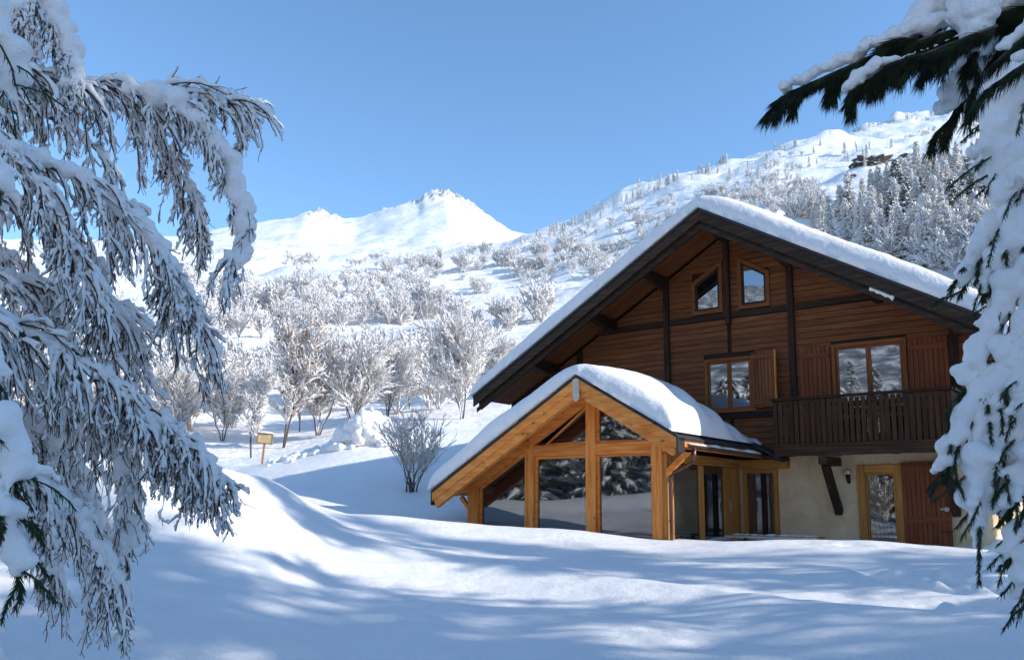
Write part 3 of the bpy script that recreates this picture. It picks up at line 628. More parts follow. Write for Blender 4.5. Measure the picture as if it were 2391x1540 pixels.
g = Geo(); us_ = np.linspace(.55, 1.05, 16); tubes(g, np.stack([us_, np.full(16, VF+.09), np.array([rz(u) for u in us_])-.36+.0], -1)[None], (.03+.03*np.abs(RNG.normal(size=16)))[None], 7); o = link('snow_patch', g.mesh('snow_patch', M['snow_soft']), None, HO); o.rotation_euler = (0, 0, HR); tag(o, 'small clot of snow caught on the dark verge board of the gable', 'snow')

# table half buried before the stone wall
tb = tag(empty('picnic_table', hw(-1.85, -1.75, -2.54), HR), 'wooden picnic table buried to its top in front of the rendered wall', 'table')
for k in range(5): box('top_board', (-1.05, -.35+k*.145, .04), (1.05, -.35+k*.145+.138, .085), M['ochre'] if k else M['grey'], tb)
for s in (-1, 1): beam('leg', (s*.8, -.3, .03), (s*.8, -.55, -.7), .09, .05, M['ochre'], tb); beam('leg', (s*.8, .3, .03), (s*.8, .55, -.7), .09, .05, M['ochre'], tb)
box('bench_board', (-1.05, .62, -.12), (1.45, .87, -.08), M['ochre'], tb); box('bench_board', (-1.05, -.87, -.22), (1.05, -.62, -.18), M['ochre'], tb)
g = Geo(); us_ = np.linspace(-1.0, 1.0, 30); tubes(g, np.stack([us_, np.full(30, .05), np.full(30, .10)], -1)[None], np.clip(.03+.015*RNG.normal(size=(1, 30)), .01, .06)*3.5, 8, flat=.16); o = link('table_snow', g.mesh('table_snow', M['snow_soft']), None, hw(-1.85, -1.75, -2.54)); o.rotation_euler = (0, 0, HR); tag(o, 'thin layer of snow left on the picnic table', 'snow')

# ---------------------------------------------------------------- notice board
p = at(612, 1080, 35); p.z = H(p.x, p.y)
sg = tag(empty('notice_board', p), 'small framed yellow notice board on a leaning wooden post in the snow', 'sign'); sg.rotation_euler = (0, math.radians(4), math.radians(6))
SB = 1.0
beam('post', (0, 0, -.5), (0, 0, .82), .08, .08, M['post'], sg); box('panel', (-.26, -.062, .86), (.26, -.045, 1.20), M['board'], sg, .001)
box('frame', (-.31, -.075, 1.20), (.31, -.03, 1.25), M['post'], sg); box('frame', (-.31, -.075, .81), (.31, -.03, .86), M['post'], sg); vbox('frame', (-.31, -.074, .86), (-.26, -.031, 1.20), M['post'], sg); vbox('frame', (.26, -.074, .86), (.31, -.031, 1.20), M['post'], sg)
for k in range(6): box('text_line', (-.15-.03*(k % 2), -.0645, 1.12-k*.035), (.13+.05*(k % 3 == 0), -.0625, 1.127-k*.035), M['ink'], sg, 0)
lathe('emblem', [(.001, .0), (.022, 0), (.022, .003), (.001, .003)], M['ink'], sg, (.19, -.063, .95)).rotation_euler = (math.radians(90), 0, 0)
sc_ = lathe('snow_cap', [(.34, -.01), (.30, .03), (.2, .055), (.001, .07)], M['snow_soft'], sg, (0, -.05, 1.25)); sc_.scale = (1, .22, 1)

# ---------------------------------------------------------------- voxel-melted snow lumps
def blobs_mesh(name, C_, R_, voxel, m, squash=1.0, disp=.0, dscale=.2, smooth=3):
    g = Geo(); bm = bmesh.new(); bmesh.ops.create_icosphere(bm, subdivisions=2, radius=1); V0 = np.array([v.co[:] for v in bm.verts]); F0 = np.array([[v.index for v in f.verts] for f in bm.faces]); bm.free()
    for c, r in zip(C_, R_):
        jj = 1+RNG.normal(size=(len(V0), 1))*.05; g.add(V0*np.array([r, r, r*squash])*jj+np.array(c), F0)
    me = g.mesh(name+'_raw', m); o = bpy.data.objects.new('tmp', me); COL.objects.link(o)
    md = o.modifiers.new('r', 'REMESH'); md.mode = 'VOXEL'; md.voxel_size = voxel; md.use_smooth_shade = True
    ms = o.modifiers.new('s', 'SMOOTH'); ms.iterations = smooth; ms.factor = .5
    if disp:
        tx = bpy.data.textures.new('t', 'CLOUDS'); tx.noise_scale = dscale; tx.noise_depth = 3; dm = o.modifiers.new('d', 'DISPLACE'); dm.texture = tx; dm.strength = disp; dm.mid_level = .5
    dg = bpy.context.evaluated_depsgraph_get(); me2 = bpy.data.meshes.new_from_object(o.evaluated_get(dg)); me2.name = name
    bpy.data.objects.remove(o); bpy.data.meshes.remove(me); return me2
# the ploughed heap on the bank
pc = at(852, 1010, 30.5); C_ = []; R_ = []
hp = random.Random(2)
for k in range(480):
    x = hp.gauss(0, .62); 
    t = hp.random(); x = hp.gauss(.05, .62) if t < .6 else hp.uniform(-3.4, 1.0)
    zt = .95*math.exp(-(x/.72)**2) if t < .6 else .10*math.exp(-((x+1.5)/1.8)**2)
    C_.append((x, hp.gauss(0, .3), zt*hp.random())); R_.append(hp.uniform(.07, .22) if t < .6 else hp.uniform(.08, .15))
def gz_(x, y): return H(pc.x+x, pc.y+y)-pc.z
C_ = [(a, b, c+gz_(a, b)) for a, b, c in C_]
for k in range(12):
    zt = .72*(1-k/12); C_.append((hp.gauss(.05, .12+.25*k/12), hp.gauss(0, .1), zt+gz_(0, 0)-.05)); R_.append(.22+.4*k/12)
for k in range(260):
    a = hp.uniform(0, 6.28); t = hp.random(); rr_ = .95*t**.8; C_.append((.05+rr_*math.cos(a), rr_*math.sin(a)*.7, .98*(1-t**.9)+gz_(0, 0)-.05)); R_.append(hp.uniform(.05, .13))
me = blobs_mesh('snow_heap', C_, R_, .04, M['snow_soft'], disp=.07, dscale=.10, smooth=1)
o = link('snow_heap', me, None, pc); tag(o, 'heap of ploughed lumpy snow on top of the bank, bright in the sun', 'snow heap')

# ---------------------------------------------------------------- bare trees and bushes
def bare(seed, h, wd, stems, n2, n3, n4, rs, frost=1.0, leaves=0, lean=.5, bark=None, trunk=False, S=3, r0=.05, grav=-.02):
    rng = np.random.default_rng(seed); K = 7; base = np.zeros((stems, K, 3)); ang = rng.uniform(0, 6.28, stems)
    d = norm(np.stack([np.cos(ang)*lean*rng.uniform(.3, 1, stems), np.sin(ang)*lean*rng.uniform(.3, 1, stems), np.ones(stems)], -1))
    base[:, 0, :2] = rng.normal(size=(stems, 2))*.06*(0 if trunk else 1)
    if trunk:
        d[0] = norm(np.array([[.05, .03, 1.]]))[0]
    for k in range(1, K):
        d = norm(d+rng.normal(size=(stems, 3))*.10+np.array([0, 0, .03])); base[:, k] = base[:, k-1]+d*(h*rng.uniform(.7, 1, (stems, 1)) if k == -1 else h*.86)/(K-1)*(1 if trunk else .8)
    base[:, 0, 2] -= .25
    b2, t2 = grow(base, n2, wd*.60, 6, .8, .75, grav, .09, .20, .98, up=.40, rng=rng)
    b3, t3 = grow(b2, n3, wd*.28, 5, .9, .62, grav, .09, .12, 1, up=.28, rng=rng)
    b4, t4 = grow(b3, n4, wd*.12, 4, .9, .7, grav*.5, .12, .1, 1, up=.25, rng=rng)
    parts = {}
    gt_ = Geo(); tubes(gt_, base, np.linspace(r0, r0*.25, K)[None].repeat(stems, 0), 5); parts['trunk'] = gt_
    gb = Geo(); tubes(gb, b2, np.linspace(r0*.42, r0*.14, 6)[None].repeat(n2, 0), S+0); tubes(gb, b3, np.linspace(r0*.2, r0*.09, 5)[None].repeat(n3, 0), 3, cap=False); tubes(gb, b4, np.linspace(rs, rs*.6, 4)[None].repeat(n4, 0), 3, cap=False); parts['branches'] = gb
    gs = Geo(); snow_on(gs, base, r0*.3, 0, r0*.8*frost, rng, 4); snow_on(gs, b2, r0*.2, 0, r0*.52*frost, rng, 4); snow_on(gs, b3, r0*.1, 0, r0*.52*frost, rng, 4, vary=.6); snow_on(gs, b4, rs, 0, max(rs*2.3, r0*.36)*frost, rng, 3, vary=.6); parts['snow'] = gs
    if leaves:
        gl_ = Geo(); i = rng.integers(0, n4, leaves); c = b4[i, 2]; s = h*.0095; q = rng.normal(size=(leaves, 4, 3))*s; V_ = (c[:, None]+q).reshape(-1, 3); gl_.add(V_, np.arange(leaves*4).reshape(-1, 4)); parts['leaves'] = gl_
    return parts
def merged(parts, name, mats):
    g = Geo()
    for k, key in enumerate(('trunk', 'branches', 'snow')):
        for V_ in [parts[key]]:
            base = g.n; g.v += V_.v; g.n += V_.n
            for f, m_ in V_.f: g.f.append((f+base, k))
    return g.mesh(name, mats)
HERO = []
def hero_mesh(idx, **kw):
    p_ = bare(**kw); d = {'trunk': p_['trunk'].mesh('trunk', M['bark']), 'branches': p_['branches'].mesh('branches', M['twigfar']), 'snow': p_['snow'].mesh('snow', M['frost'])}
    if 'leaves' in p_: d['dead_leaves'] = p_['leaves'].mesh('dead_leaves', M['leaf'])
    return d
def place(name, d, loc, s, rz_, label, cat, group=None):
    r = empty(name, loc, rz_); r.scale = (s, s, s); tag(r, label, cat, group)
    for k, me in d.items(): link(k, me, r)
    return r
h_leaf = hero_mesh(0, seed=5, h=6.6, wd=2.3, stems=2, n2=70, n3=620, n4=4200, rs=.008, frost=1.15, leaves=420, lean=.16, r0=.055, trunk=True)
h_tall = hero_mesh(1, seed=8, h=5.4, wd=2.9, stems=4, n2=80, n3=700, n4=4600, rs=.008, frost=1.25, lean=.34, r0=.048)
h_wide = hero_mesh(2, seed=12, h=4.7, wd=3.6, stems=6, n2=100, n3=760, n4=5000, rs=.008, frost=1.25, lean=.62, r0=.046)
h_slim = hero_mesh(3, seed=19, h=4.4, wd=1.7, stems=2, n2=46, n3=320, n4=1600, rs=.008, frost=1.1, lean=.2, r0=.045, trunk=True)
h_bush = hero_mesh(4, seed=23, h=2.0, wd=1.9, stems=10, n2=60, n3=330, n4=900, rs=.006, frost=.5, lean=.85, r0=.026)
def ground(x, r):
    a = math.radians(aztan(x, 1000)[0]); q = Vector((math.sin(a)*r, math.cos(a)*r, 0)); q.z = H(q.x, q.y); return q
for d, x, r, s, rr_, lab in [
    (h_leaf, 663, 43, 1.0, .4, 'tall bare tree with clinging orange dead leaves just right of the notice board'),
    (h_tall, 745, 46, 1.02, 1.4, 'snow-covered tree directly right of the one with orange leaves'),
    (h_tall, 822, 44, 1.0, 3.6, 'broad snow-laden tree with two dark stems behind the ploughed heap'),
    (h_wide, 1078, 47, 1.12, .9, 'wide-spreading frosted tree left of the chalet eave'),
    (h_slim, 590, 40, .92, 2.2, 'slim dark-stemmed sapling just left of the notice board'),
    (h_wide, 905, 52, .82, 4.1, 'low rounded frosted tree between the broad tree and the wide-spreading one'),
    (h_tall, 520, 47, .74, 5.0, 'frosted many-stemmed tree left of the sapling at the bank'),
    (h_slim, 700, 50, .85, .2, 'thin snowy sapling behind the tree with orange leaves'),
    (h_wide, 430, 48, .72, 2.7, 'frosted bush seen behind the tips of the lowest birch branch'),
    (h_tall, 1168, 60, .8, 2.0, 'frosted tree half hidden by the dark eave of the chalet'),
    (h_slim, 955, 60, .95, 1.0, 'upright snowy sapling on the slope above the ploughed heap'),
    (h_bush, 962, 25.3, 1.05, 1.0, 'shaded dark-stemmed bush growing out of the snow bank beside the conservatory')]:
    place('bare_tree' if d is not h_bush else 'bare_bush', d, ground(x, r), s, rr_, lab, 'tree' if d is not h_bush else 'bush')
# smaller ones, merged into one mesh each, many copies
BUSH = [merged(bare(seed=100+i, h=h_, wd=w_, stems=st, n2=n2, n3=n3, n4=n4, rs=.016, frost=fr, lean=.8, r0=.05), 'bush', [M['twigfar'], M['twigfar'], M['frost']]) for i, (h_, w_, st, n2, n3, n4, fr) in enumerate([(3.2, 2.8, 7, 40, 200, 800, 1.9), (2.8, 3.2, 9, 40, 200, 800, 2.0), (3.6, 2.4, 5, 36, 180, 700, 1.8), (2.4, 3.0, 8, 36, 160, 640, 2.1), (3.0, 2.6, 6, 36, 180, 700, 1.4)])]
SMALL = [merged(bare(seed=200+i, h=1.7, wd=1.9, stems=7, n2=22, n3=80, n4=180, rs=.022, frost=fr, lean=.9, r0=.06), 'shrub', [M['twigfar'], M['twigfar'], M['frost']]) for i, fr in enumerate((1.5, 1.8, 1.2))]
sr = random.Random(77); placed = []
def proj(p):
    q = co.matrix_world.inverted() @ Vector(p) if False else (Matrix.Translation(co.location) @ co.rotation_euler.to_matrix().to_4x4()).inverted() @ Vector(p)
    return CX+FPX*q.x/-q.z, CY-FPX*q.y/-q.z
def where(o, label, cat, group, k):
    x, y = proj(o.location); hgt = (o.scale.z*3 if cat != 'tree' else o.scale.z*10)/o.location.length*FPX
    size = 'tiny' if hgt < 16 else 'small' if hgt < 34 else 'middling' if hgt < 60 else 'large'
    marks = [(-200, 'at the left edge of the photo'), (110, 'behind the inner birch twigs'), (230, 'behind the mid birch twigs'), (340, 'behind the outer birch twigs'), (440, 'left of the birch branch tips'), (520, 'just right of the birch'), (590, 'above the sapling by the sign'), (640, 'above the notice board'), (700, 'above the orange-leaved tree'), (765, 'right of the orange-leaved tree'), (830, 'above the ploughed heap'), (900, 'below the left foot of the peak'), (970, 'below the summit of the peak'), (1050, 'right below the summit'), (1110, 'left of the lower eave'), (1180, 'above the lower eave tip'), (1250, 'below the saddle'), (1330, 'above the left eave'), (1420, 'left of the snowy rake'), (1520, 'left of the chalet ridge'), (1640, 'straight above the chalet ridge'), (1760, 'right of the chalet ridge'), (1860, 'below the pine branch tip'), (1940, 'left of the rock outcrops'), (2030, 'below the rock outcrops'), (2120, 'right of the rock outcrops'), (2200, 'at the right end of the wood'), (2280, 'left of the near spruce'), (2360, 'behind the near spruce')]
    nm = [t for a, t in marks if x >= a-35][-1] if x >= -235 else marks[0][1]
    row = 'high up' if y < 430 else 'on the upper slope' if y < 560 else 'farther up' if y < 640 else 'halfway up' if y < 730 else 'on the lower slope' if y < 850 else 'low down'
    form = ('rounded', 'broad', 'upright', 'squat', 'thin')[k] if len(group) else ''
    lab = f'{size} {form} {label.split(" ", 1)[0]} {label.split(" ")[1]} {row}, {nm}'
    tag(o, lab, cat, group)
def inpoly(x, y, P_):
    c = False; j = len(P_)-1
    for i in range(len(P_)):
        if (P_[i][1] > y) != (P_[j][1] > y) and x < (P_[j][0]-P_[i][0])*(y-P_[i][1])/(P_[j][1]-P_[i][1])+P_[i][0]: c = not c
        j = i
    return c
def scatter(name, meshes, n, poly, s0, s1, label, cat, group, gap=1.2, cluster=0, rmin=38, tries=20):
    xs = [p_[0] for p_ in poly]; ys = [p_[1] for p_ in poly]; k = 0; t = 0
    while k < n and t < n*tries:
        t += 1; x = sr.uniform(min(xs), max(xs)); y = sr.uniform(min(ys), max(ys))
        if not inpoly(x, y, poly): continue
        p_ = hit(x, y, rmin)
        if p_ is None: continue
        if cluster and float(vnoise(x/70., y/22., 5)) < cluster*sr.uniform(-.5, 1): continue
        if any((p_-q).length < gap*s0 for q in placed): continue
        placed.append(p_); o = link(name, sr.choice(meshes), None, p_); s = sr.uniform(s0, s1)*(1 if sr.random() < .85 else 1.25); o.scale = (s*sr.uniform(.85, 1.2), s*sr.uniform(.85, 1.2), s)
        o.rotation_euler = (0, 0, sr.uniform(0, 6.28)); where(o, label, cat, group, meshes.index(o.data)); k += 1
scatter('snowy_bush', BUSH, 44, [(-100, 900), (560, 900), (560, 1010), (-100, 1040)], .7, 1.25, 'frosted bush on the lower slope behind the drooping birch', 'bush', 'frosted bushes behind the birch', .9)
scatter('snowy_bush', BUSH, 48, [(480, 860), (1180, 800), (1180, 960), (560, 1000)], .55, 1.1, 'snowy bush on the lower slope', 'bush', 'frosted bushes behind the notice board', 1.0)
scatter('snowy_bush', BUSH, 74, [(480, 690), (920, 670), (940, 770), (480, 800)], .8, 1.35, 'thicket bush in the halfway up the slope', 'bush', 'thicket halfway up the slope', .7)
scatter('snowy_bush', BUSH, 50, [(920, 640), (1420, 600), (1300, 760), (1180, 800), (920, 760)], .7, 1.3, 'open-slope bush on the open slope left of the chalet roof', 'bush', 'frosted bushes left of the roof', 1.0, .6)
scatter('snowy_bush', BUSH, 46, [(900, 606), (1440, 590), (1440, 650), (1200, 662), (900, 650)], .8, 1.5, 'hill-foot bush in the band of trees at the foot of the right-hand hill', 'bush', 'band of trees below the right-hand hill', .8)
scatter('snowy_bush', BUSH, 36, [(-100, 700), (480, 690), (480, 880), (-100, 880)], .7, 1.3, 'half-hidden bush on the slope seen through the birch twigs', 'bush', 'frosted bushes seen through the birch', 1.0)
scatter('snowy_shrub', SMALL, 130, [(400, 600), (1000, 612), (1000, 680), (400, 690)], .7, 1.6, 'snow-capped shrub high on the open slope below the peak', 'shrub', 'shrubs below the peak', 1.5, .5)
scatter('snowy_shrub', SMALL, 168, [(1180, 600), (1700, 420), (1900, 360), (1800, 520), (1500, 640), (1200, 680)], .8, 1.7, 'frosted shrub on the open right-hand hill', 'shrub', 'shrubs on the right-hand hill', 1.2)
# ---------------------------------------------------------------- conifers
def conifer(seed, h, w_, nb, green, frostamt, sparse=False):
    rng = np.random.default_rng(seed); gt_ = Geo(); K = 5
    tubes(gt_, np.array([[[0, 0, -.4], [0, 0, h*.5], [0, 0, h]]]), np.array([[h*.017, h*.011, .01]]), 5)
    t = np.sort(rng.uniform(.06, .985, nb)); z = t*h; Lb = w_*(1-t)**.8*rng.uniform(.65, 1.15, nb)+.08; a = rng.uniform(0, 6.28, nb)
    d = np.stack([np.cos(a), np.sin(a), np.full(nb, .22)], -1); P_ = np.zeros((nb, K, 3)); P_[:, 0, 2] = z
    for k in range(1, K):
        d = norm(d+np.array([0, 0, -.17])+rng.normal(size=(nb, 3))*.06); P_[:, k] = P_[:, k-1]+d*(Lb/(K-1))[:, None]
    gb = Geo(); gs = Geo()
    prof = np.array([.5, 1, .9, .6, .12]); wdt = (Lb*(.22 if not sparse else .10))[:, None]*prof
    if not sparse:
        Q = P_.copy(); Q[..., 2] -= wdt*.35; tubes(gb, Q, wdt*.95, 5, flat=.55)
        n2 = nb*7; tw, _ = grow(P_, n2, w_*.26, 3, .8, .7, .35, .1, .25, 1, rng=rng); tubes(gb, tw, np.linspace(h*.008, h*.003, 3)[None].repeat(n2, 0), 3)
        snow_on(gs, tw[::2], h*.004, 0, h*.011*frostamt, rng, 3, vary=.7)
    else:
        tubes(gb, P_, np.linspace(h*.004, h*.0015, K)[None].repeat(nb, 0), 3)
        n2 = nb*12; tw, _ = grow(P_, n2, w_*.24, 3, .6, .9, .25, .2, .1, 1, rng=rng); tubes(gb, tw, np.linspace(h*.0042, h*.002, 3)[None].repeat(n2, 0), 3)
        snow_on(gs, tw, h*.002, 0, h*.0045*frostamt, rng, 3, vary=.7)
    R_ = wdt*.8*frostamt*(1+rng.normal(size=wdt.shape)*.35); R_ = np.clip(R_, .02, None); Q = P_.copy(); Q[..., 2] += R_*.32; tubes(gs, Q, R_, 5, flat=.6)
    return {'trunk': gt_, 'branches': gb, 'snow': gs}
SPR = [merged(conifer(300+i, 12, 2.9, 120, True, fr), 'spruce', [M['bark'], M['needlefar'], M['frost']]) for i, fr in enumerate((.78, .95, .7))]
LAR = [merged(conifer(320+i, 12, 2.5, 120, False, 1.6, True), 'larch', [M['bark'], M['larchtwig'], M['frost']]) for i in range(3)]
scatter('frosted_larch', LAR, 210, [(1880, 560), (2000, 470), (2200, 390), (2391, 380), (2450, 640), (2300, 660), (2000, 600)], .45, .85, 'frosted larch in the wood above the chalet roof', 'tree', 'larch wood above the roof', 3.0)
scatter('snowy_spruce', SPR, 22, [(1900, 560), (2060, 470), (2240, 430), (2391, 420), (2391, 600), (2100, 600)], .45, .95, 'snow-laden spruce among the larches above the roof', 'tree', 'dark spruces in the larch wood', 3.0)
scatter('leafless_tree', BUSH, 55, [(1990, 560), (2120, 560), (2391, 600), (2391, 690), (2250, 650), (2060, 600)], 1.0, 2.0, 'leafless tree at the lower edge of the wood behind the roof', 'tree', 'leafless trees behind the roof', 1.0)
scatter('thicket_tree', BUSH, 50, [(1620, 470), (1900, 440), (1960, 540), (1700, 480)], .8, 1.6, 'thicket tree behind the snowy ridge of the chalet', 'tree', 'thicket behind the chalet ridge', 1.5)
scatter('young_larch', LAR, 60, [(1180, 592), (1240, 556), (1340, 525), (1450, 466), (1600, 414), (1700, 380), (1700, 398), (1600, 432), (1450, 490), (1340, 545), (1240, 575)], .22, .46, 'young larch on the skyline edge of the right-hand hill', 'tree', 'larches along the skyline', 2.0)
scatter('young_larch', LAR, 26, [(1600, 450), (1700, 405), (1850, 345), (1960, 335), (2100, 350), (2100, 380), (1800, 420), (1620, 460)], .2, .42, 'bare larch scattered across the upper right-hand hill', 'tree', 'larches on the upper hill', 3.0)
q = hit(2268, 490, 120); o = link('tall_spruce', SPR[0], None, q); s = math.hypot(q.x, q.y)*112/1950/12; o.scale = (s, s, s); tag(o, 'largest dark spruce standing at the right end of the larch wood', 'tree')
# dark rock outcrops
for x, y, w_, lab in [(2032, 385, 34, 'largest dark rock outcrop breaking through the snow of the upper hill'), (2108, 400, 24, 'flat dark rock outcrop right of the largest one'), (2112, 372, 12, 'small rock knob above the flat outcrop'), (1988, 428, 10, 'smallest dark boulder below the outcrops')]:
    q = hit(x, y, 100); s = math.hypot(q.x, q.y)*w_/1950
    g = Geo(); bm = bmesh.new(); bmesh.ops.create_icosphere(bm, subdivisions=4, radius=1); V_ = np.array([v.co[:] for v in bm.verts]); F_ = np.array([[v.index for v in f.verts] for f in bm.faces]); bm.free()
    V_ = V_*(1+.45*fbm(V_[:, 0:1]*1.7+x, V_[:, 1:2]*1.7+V_[:, 2:3]*2.9, 5, 9, .7)); V_[:, 2] += V_[:, 0]*.35; g.add(V_*np.array([s, s*.7, s*.42]), F_)
    m0 = g.mesh('rock', [M['rock'], M['snow_far']], False); nz_ = np.empty(len(m0.polygons)*3); m0.polygons.foreach_get('normal', nz_); nz_ = nz_.reshape(-1, 3)[:, 2]; m0.polygons.foreach_set('material_index', (nz_ > .45).astype(np.int32))
    o = link('rock_outcrop', m0, None, q); tag(o, lab, 'rock')
# tall spruces outside the frame on the sun side; their shadows streak the snow
AIR = [merged(conifer(340+i, 12, 3.0, nb, False, .32, True), 'larch', [M['bark'], M['larchtwig'], M['frost']]) for i, nb in enumerate((75, 95))]
for i, (x, y, hh, k) in enumerate([(17, -2, 22, 1), (20.5, 2, 22, 2), (23, -6, 24, 0), (27, .5, 24, 3), (14.5, -7, 19, 1), (30, -8, 26, 0), (18.5, 8, 14, 3), (16, 6, 11, 2), (20, 13, 11, 2), (27, 13, 15, 3), (33, 5, 20, 2), (18.5, 17, 12.5, 0), (12.5, 1, 12, 3), (25, -2.5, 21, 1), (21, -2, 23, 3)]):
    o = link('tall_spruce' if k < 2 else 'tall_larch', [SPR[0], SPR[1], AIR[0], AIR[1]][k], None, (x, y, H(x, y)-.2)); s = hh/12; o.scale = (s*.72, s*.72, s); o.rotation_euler = (0, 0, i*1.3); tag(o, f'tall {("dense", "bushy", "airy", "feathery")[k]} conifer beside the clearing, {round(hh)} metres high and outside the view', 'tree', 'spruces beside the clearing')

for k in range(170):
    a = math.radians(sr.uniform(-135, -46)); r_ = sr.uniform(24, 85); x, y = math.sin(a)*r_, math.cos(a)*r_
    o = link('mirrored_spruce', [SPR[0], SPR[2], LAR[1]][k % 3], None, (x, y, H(x, y)-.2)); s = sr.uniform(.35, .62); o.scale = (s, s, s); tag(o, 'spruce of the wood opposite the chalet, seen only mirrored in its windows', 'tree', 'wood mirrored in the windows')
for k, (x, y, hh) in enumerate([(-13, 13, 12), (-15.5, 9.5, 13), (-17, 15.5, 13), (-12.5, 6, 11), (-19, 12, 15), (-18.5, 6, 14), (-21, 18, 14), (-16, 2, 13), (-23, 9, 15), (-14, -2, 12), (-20, 0, 14), (-24, 14, 15), (-19.5, -5, 13), (-13, -7, 12)]):
    hh = hh-5; o = link('tall_spruce', SPR[k % 3], None, (x, y, H(x, y)-.2)); s = hh/12; o.scale = (s*1.3, s*1.3, s); o.rotation_euler = (0, 0, k*1.7); tag(o, f'spruce {hh} metres high left of the clearing, mirrored in the garden-room panes', 'tree', 'spruces left of the clearing')
for k in range(34):
    a = math.radians(sr.uniform(-130, -44)); r_ = sr.uniform(17, 34); x, y = math.sin(a)*r_, math.cos(a)*r_
    o = link('mirrored_bush', BUSH[k % 5], None, (x, y, H(x, y)-.2)); s = sr.uniform(.6, 1.1); o.scale = (s, s, s); tag(o, 'frosted bush opposite the chalet, seen only mirrored in its windows', 'bush', 'bushes mirrored in the windows')
# ---------------------------------------------------------------- drooping birch in the left foreground
bt = tag(empty('birch_tree', at(-330, 1100, 8)), 'weeping birch bowed down with snow along the left edge', 'tree')
base = bt.location.copy()
def loc3(P_): return np.array([(p_-base)[:] for p_ in P_])
def smooth_line(pts, K):
    P_ = np.array(pts); t = np.concatenate([[0], np.cumsum(np.linalg.norm(np.diff(P_, axis=0), axis=1))]); s = np.linspace(0, t[-1], K)
    Q = np.stack([np.interp(s, t, P_[:, k]) for k in range(P_.shape[1])], -1)
    for _ in range(3): Q[1:-1] = Q[1:-1]*.5+(Q[:-2]+Q[2:])*.25
    return Q
LIMBS = [  # picture polyline, distances along it, wood radius, snow radius, twigs, droop, twig length
 ([(-330, 60), (-100, 160), (60, 165), (180, 190), (300, 212), (420, 232), (540, 238)], 6.6, .030, .040, 100, .20, .62),
 ([(300, 212), (420, 250), (490, 320), (540, 410), (566, 500), (572, 580), (548, 640)], 6.4, .014, .085, 60, .34, .42),
 ([(180, 190), (290, 260), (380, 330), (440, 430), (470, 520)], 6.9, .012, .035, 60, .34, .45),
 ([(-330, 240), (-60, 320), (60, 375), (150, 408), (250, 470), (330, 550), (395, 630), (435, 720), (466, 800)], 6.2, .030, .072, 110, .26, .55),
 ([(-200, 420), (0, 440), (110, 470), (200, 560), (260, 660), (300, 760)], 6.8, .022, .045, 60, .28, .55),
 ([(60, 375), (110, 450), (160, 560), (210, 660), (240, 760)], 6.0, .012, .035, 60, .28, .45),
 ([(-330, 600), (-60, 640), (60, 660), (180, 700), (290, 760), (330, 830)], 6.7, .024, .048, 64, .2, .5),
 ([(-330, 720), (-50, 740), (80, 770), (180, 840), (270, 900), (350, 955), (430, 1020), (500, 1085)], 6.0, .026, .045, 130, .22, .5),
 ([(-200, 860), (0, 850), (120, 880), (220, 960), (280, 1060), (300, 1180), (290, 1300)], 6.5, .020, .085, 90, .34, .5),
 ([(-200, 960), (0, 960), (100, 1000), (170, 1090), (210, 1200), (220, 1330)], 6.9, .018, .080, 90, .34, .5),
 ([(-100, 540), (40, 600), (120, 680), (170, 800), (190, 900)], 7.3, .014, .040, 40, .3, .5),
 ([(-60, 1000), (60, 1040), (120, 1140), (140, 1260), (130, 1350)], 7.2, .016, .075, 70, .34, .45),
 ([(60, -40), (110, 20), (150, 80), (165, 140), (150, 200)], 6.4, .012, .070, 60, .4, .35),
 ([(20, -60), (60, 30), (80, 120), (90, 220)], 6.8, .012, .05, 60, .4, .4),
 ([(-60, 250), (60, 250), (160, 290), (230, 360), (260, 440), (280, 520)], 7.4, .012, .030, 40, .3, .5),
 ([(220, 960), (300, 1010), (370, 1060), (430, 1110)], 6.3, .010, .03, 30, .3, .35),
 ([(-150, 1060), (0, 1080), (90, 1130), (180, 1220), (240, 1300), (270, 1385)], 6.2, .014, .06, 60, .34, .42),
 ([(350, 955), (430, 1010), (490, 1060), (530, 1120)], 5.9, .008, .022, 46, .34, .34),
 ([(270, 900), (340, 980), (400, 1060), (440, 1130)], 6.1, .007, .018, 40, .34, .3),
 ([(420, 232), (490, 225), (550, 245), (580, 290)], 6.5, .006, .014, 30, .25, .28),
]
brng = np.random.default_rng(4); g_tw = Geo(); g_sn = Geo()
g = Geo(); tr = np.array([loc3([at(-330, 1500, 8.2)])[0], loc3([at(-330, 1000, 8)])[0], loc3([at(-340, 500, 7.6)])[0], loc3([at(-330, 0, 7)])[0], loc3([at(-250, -400, 6.6)])[0]])
tubes(g, smooth_line(tr, 12)[None], np.linspace(.14, .05, 12)[None], 10); link('trunk', g.mesh('trunk', M['bark']), bt)
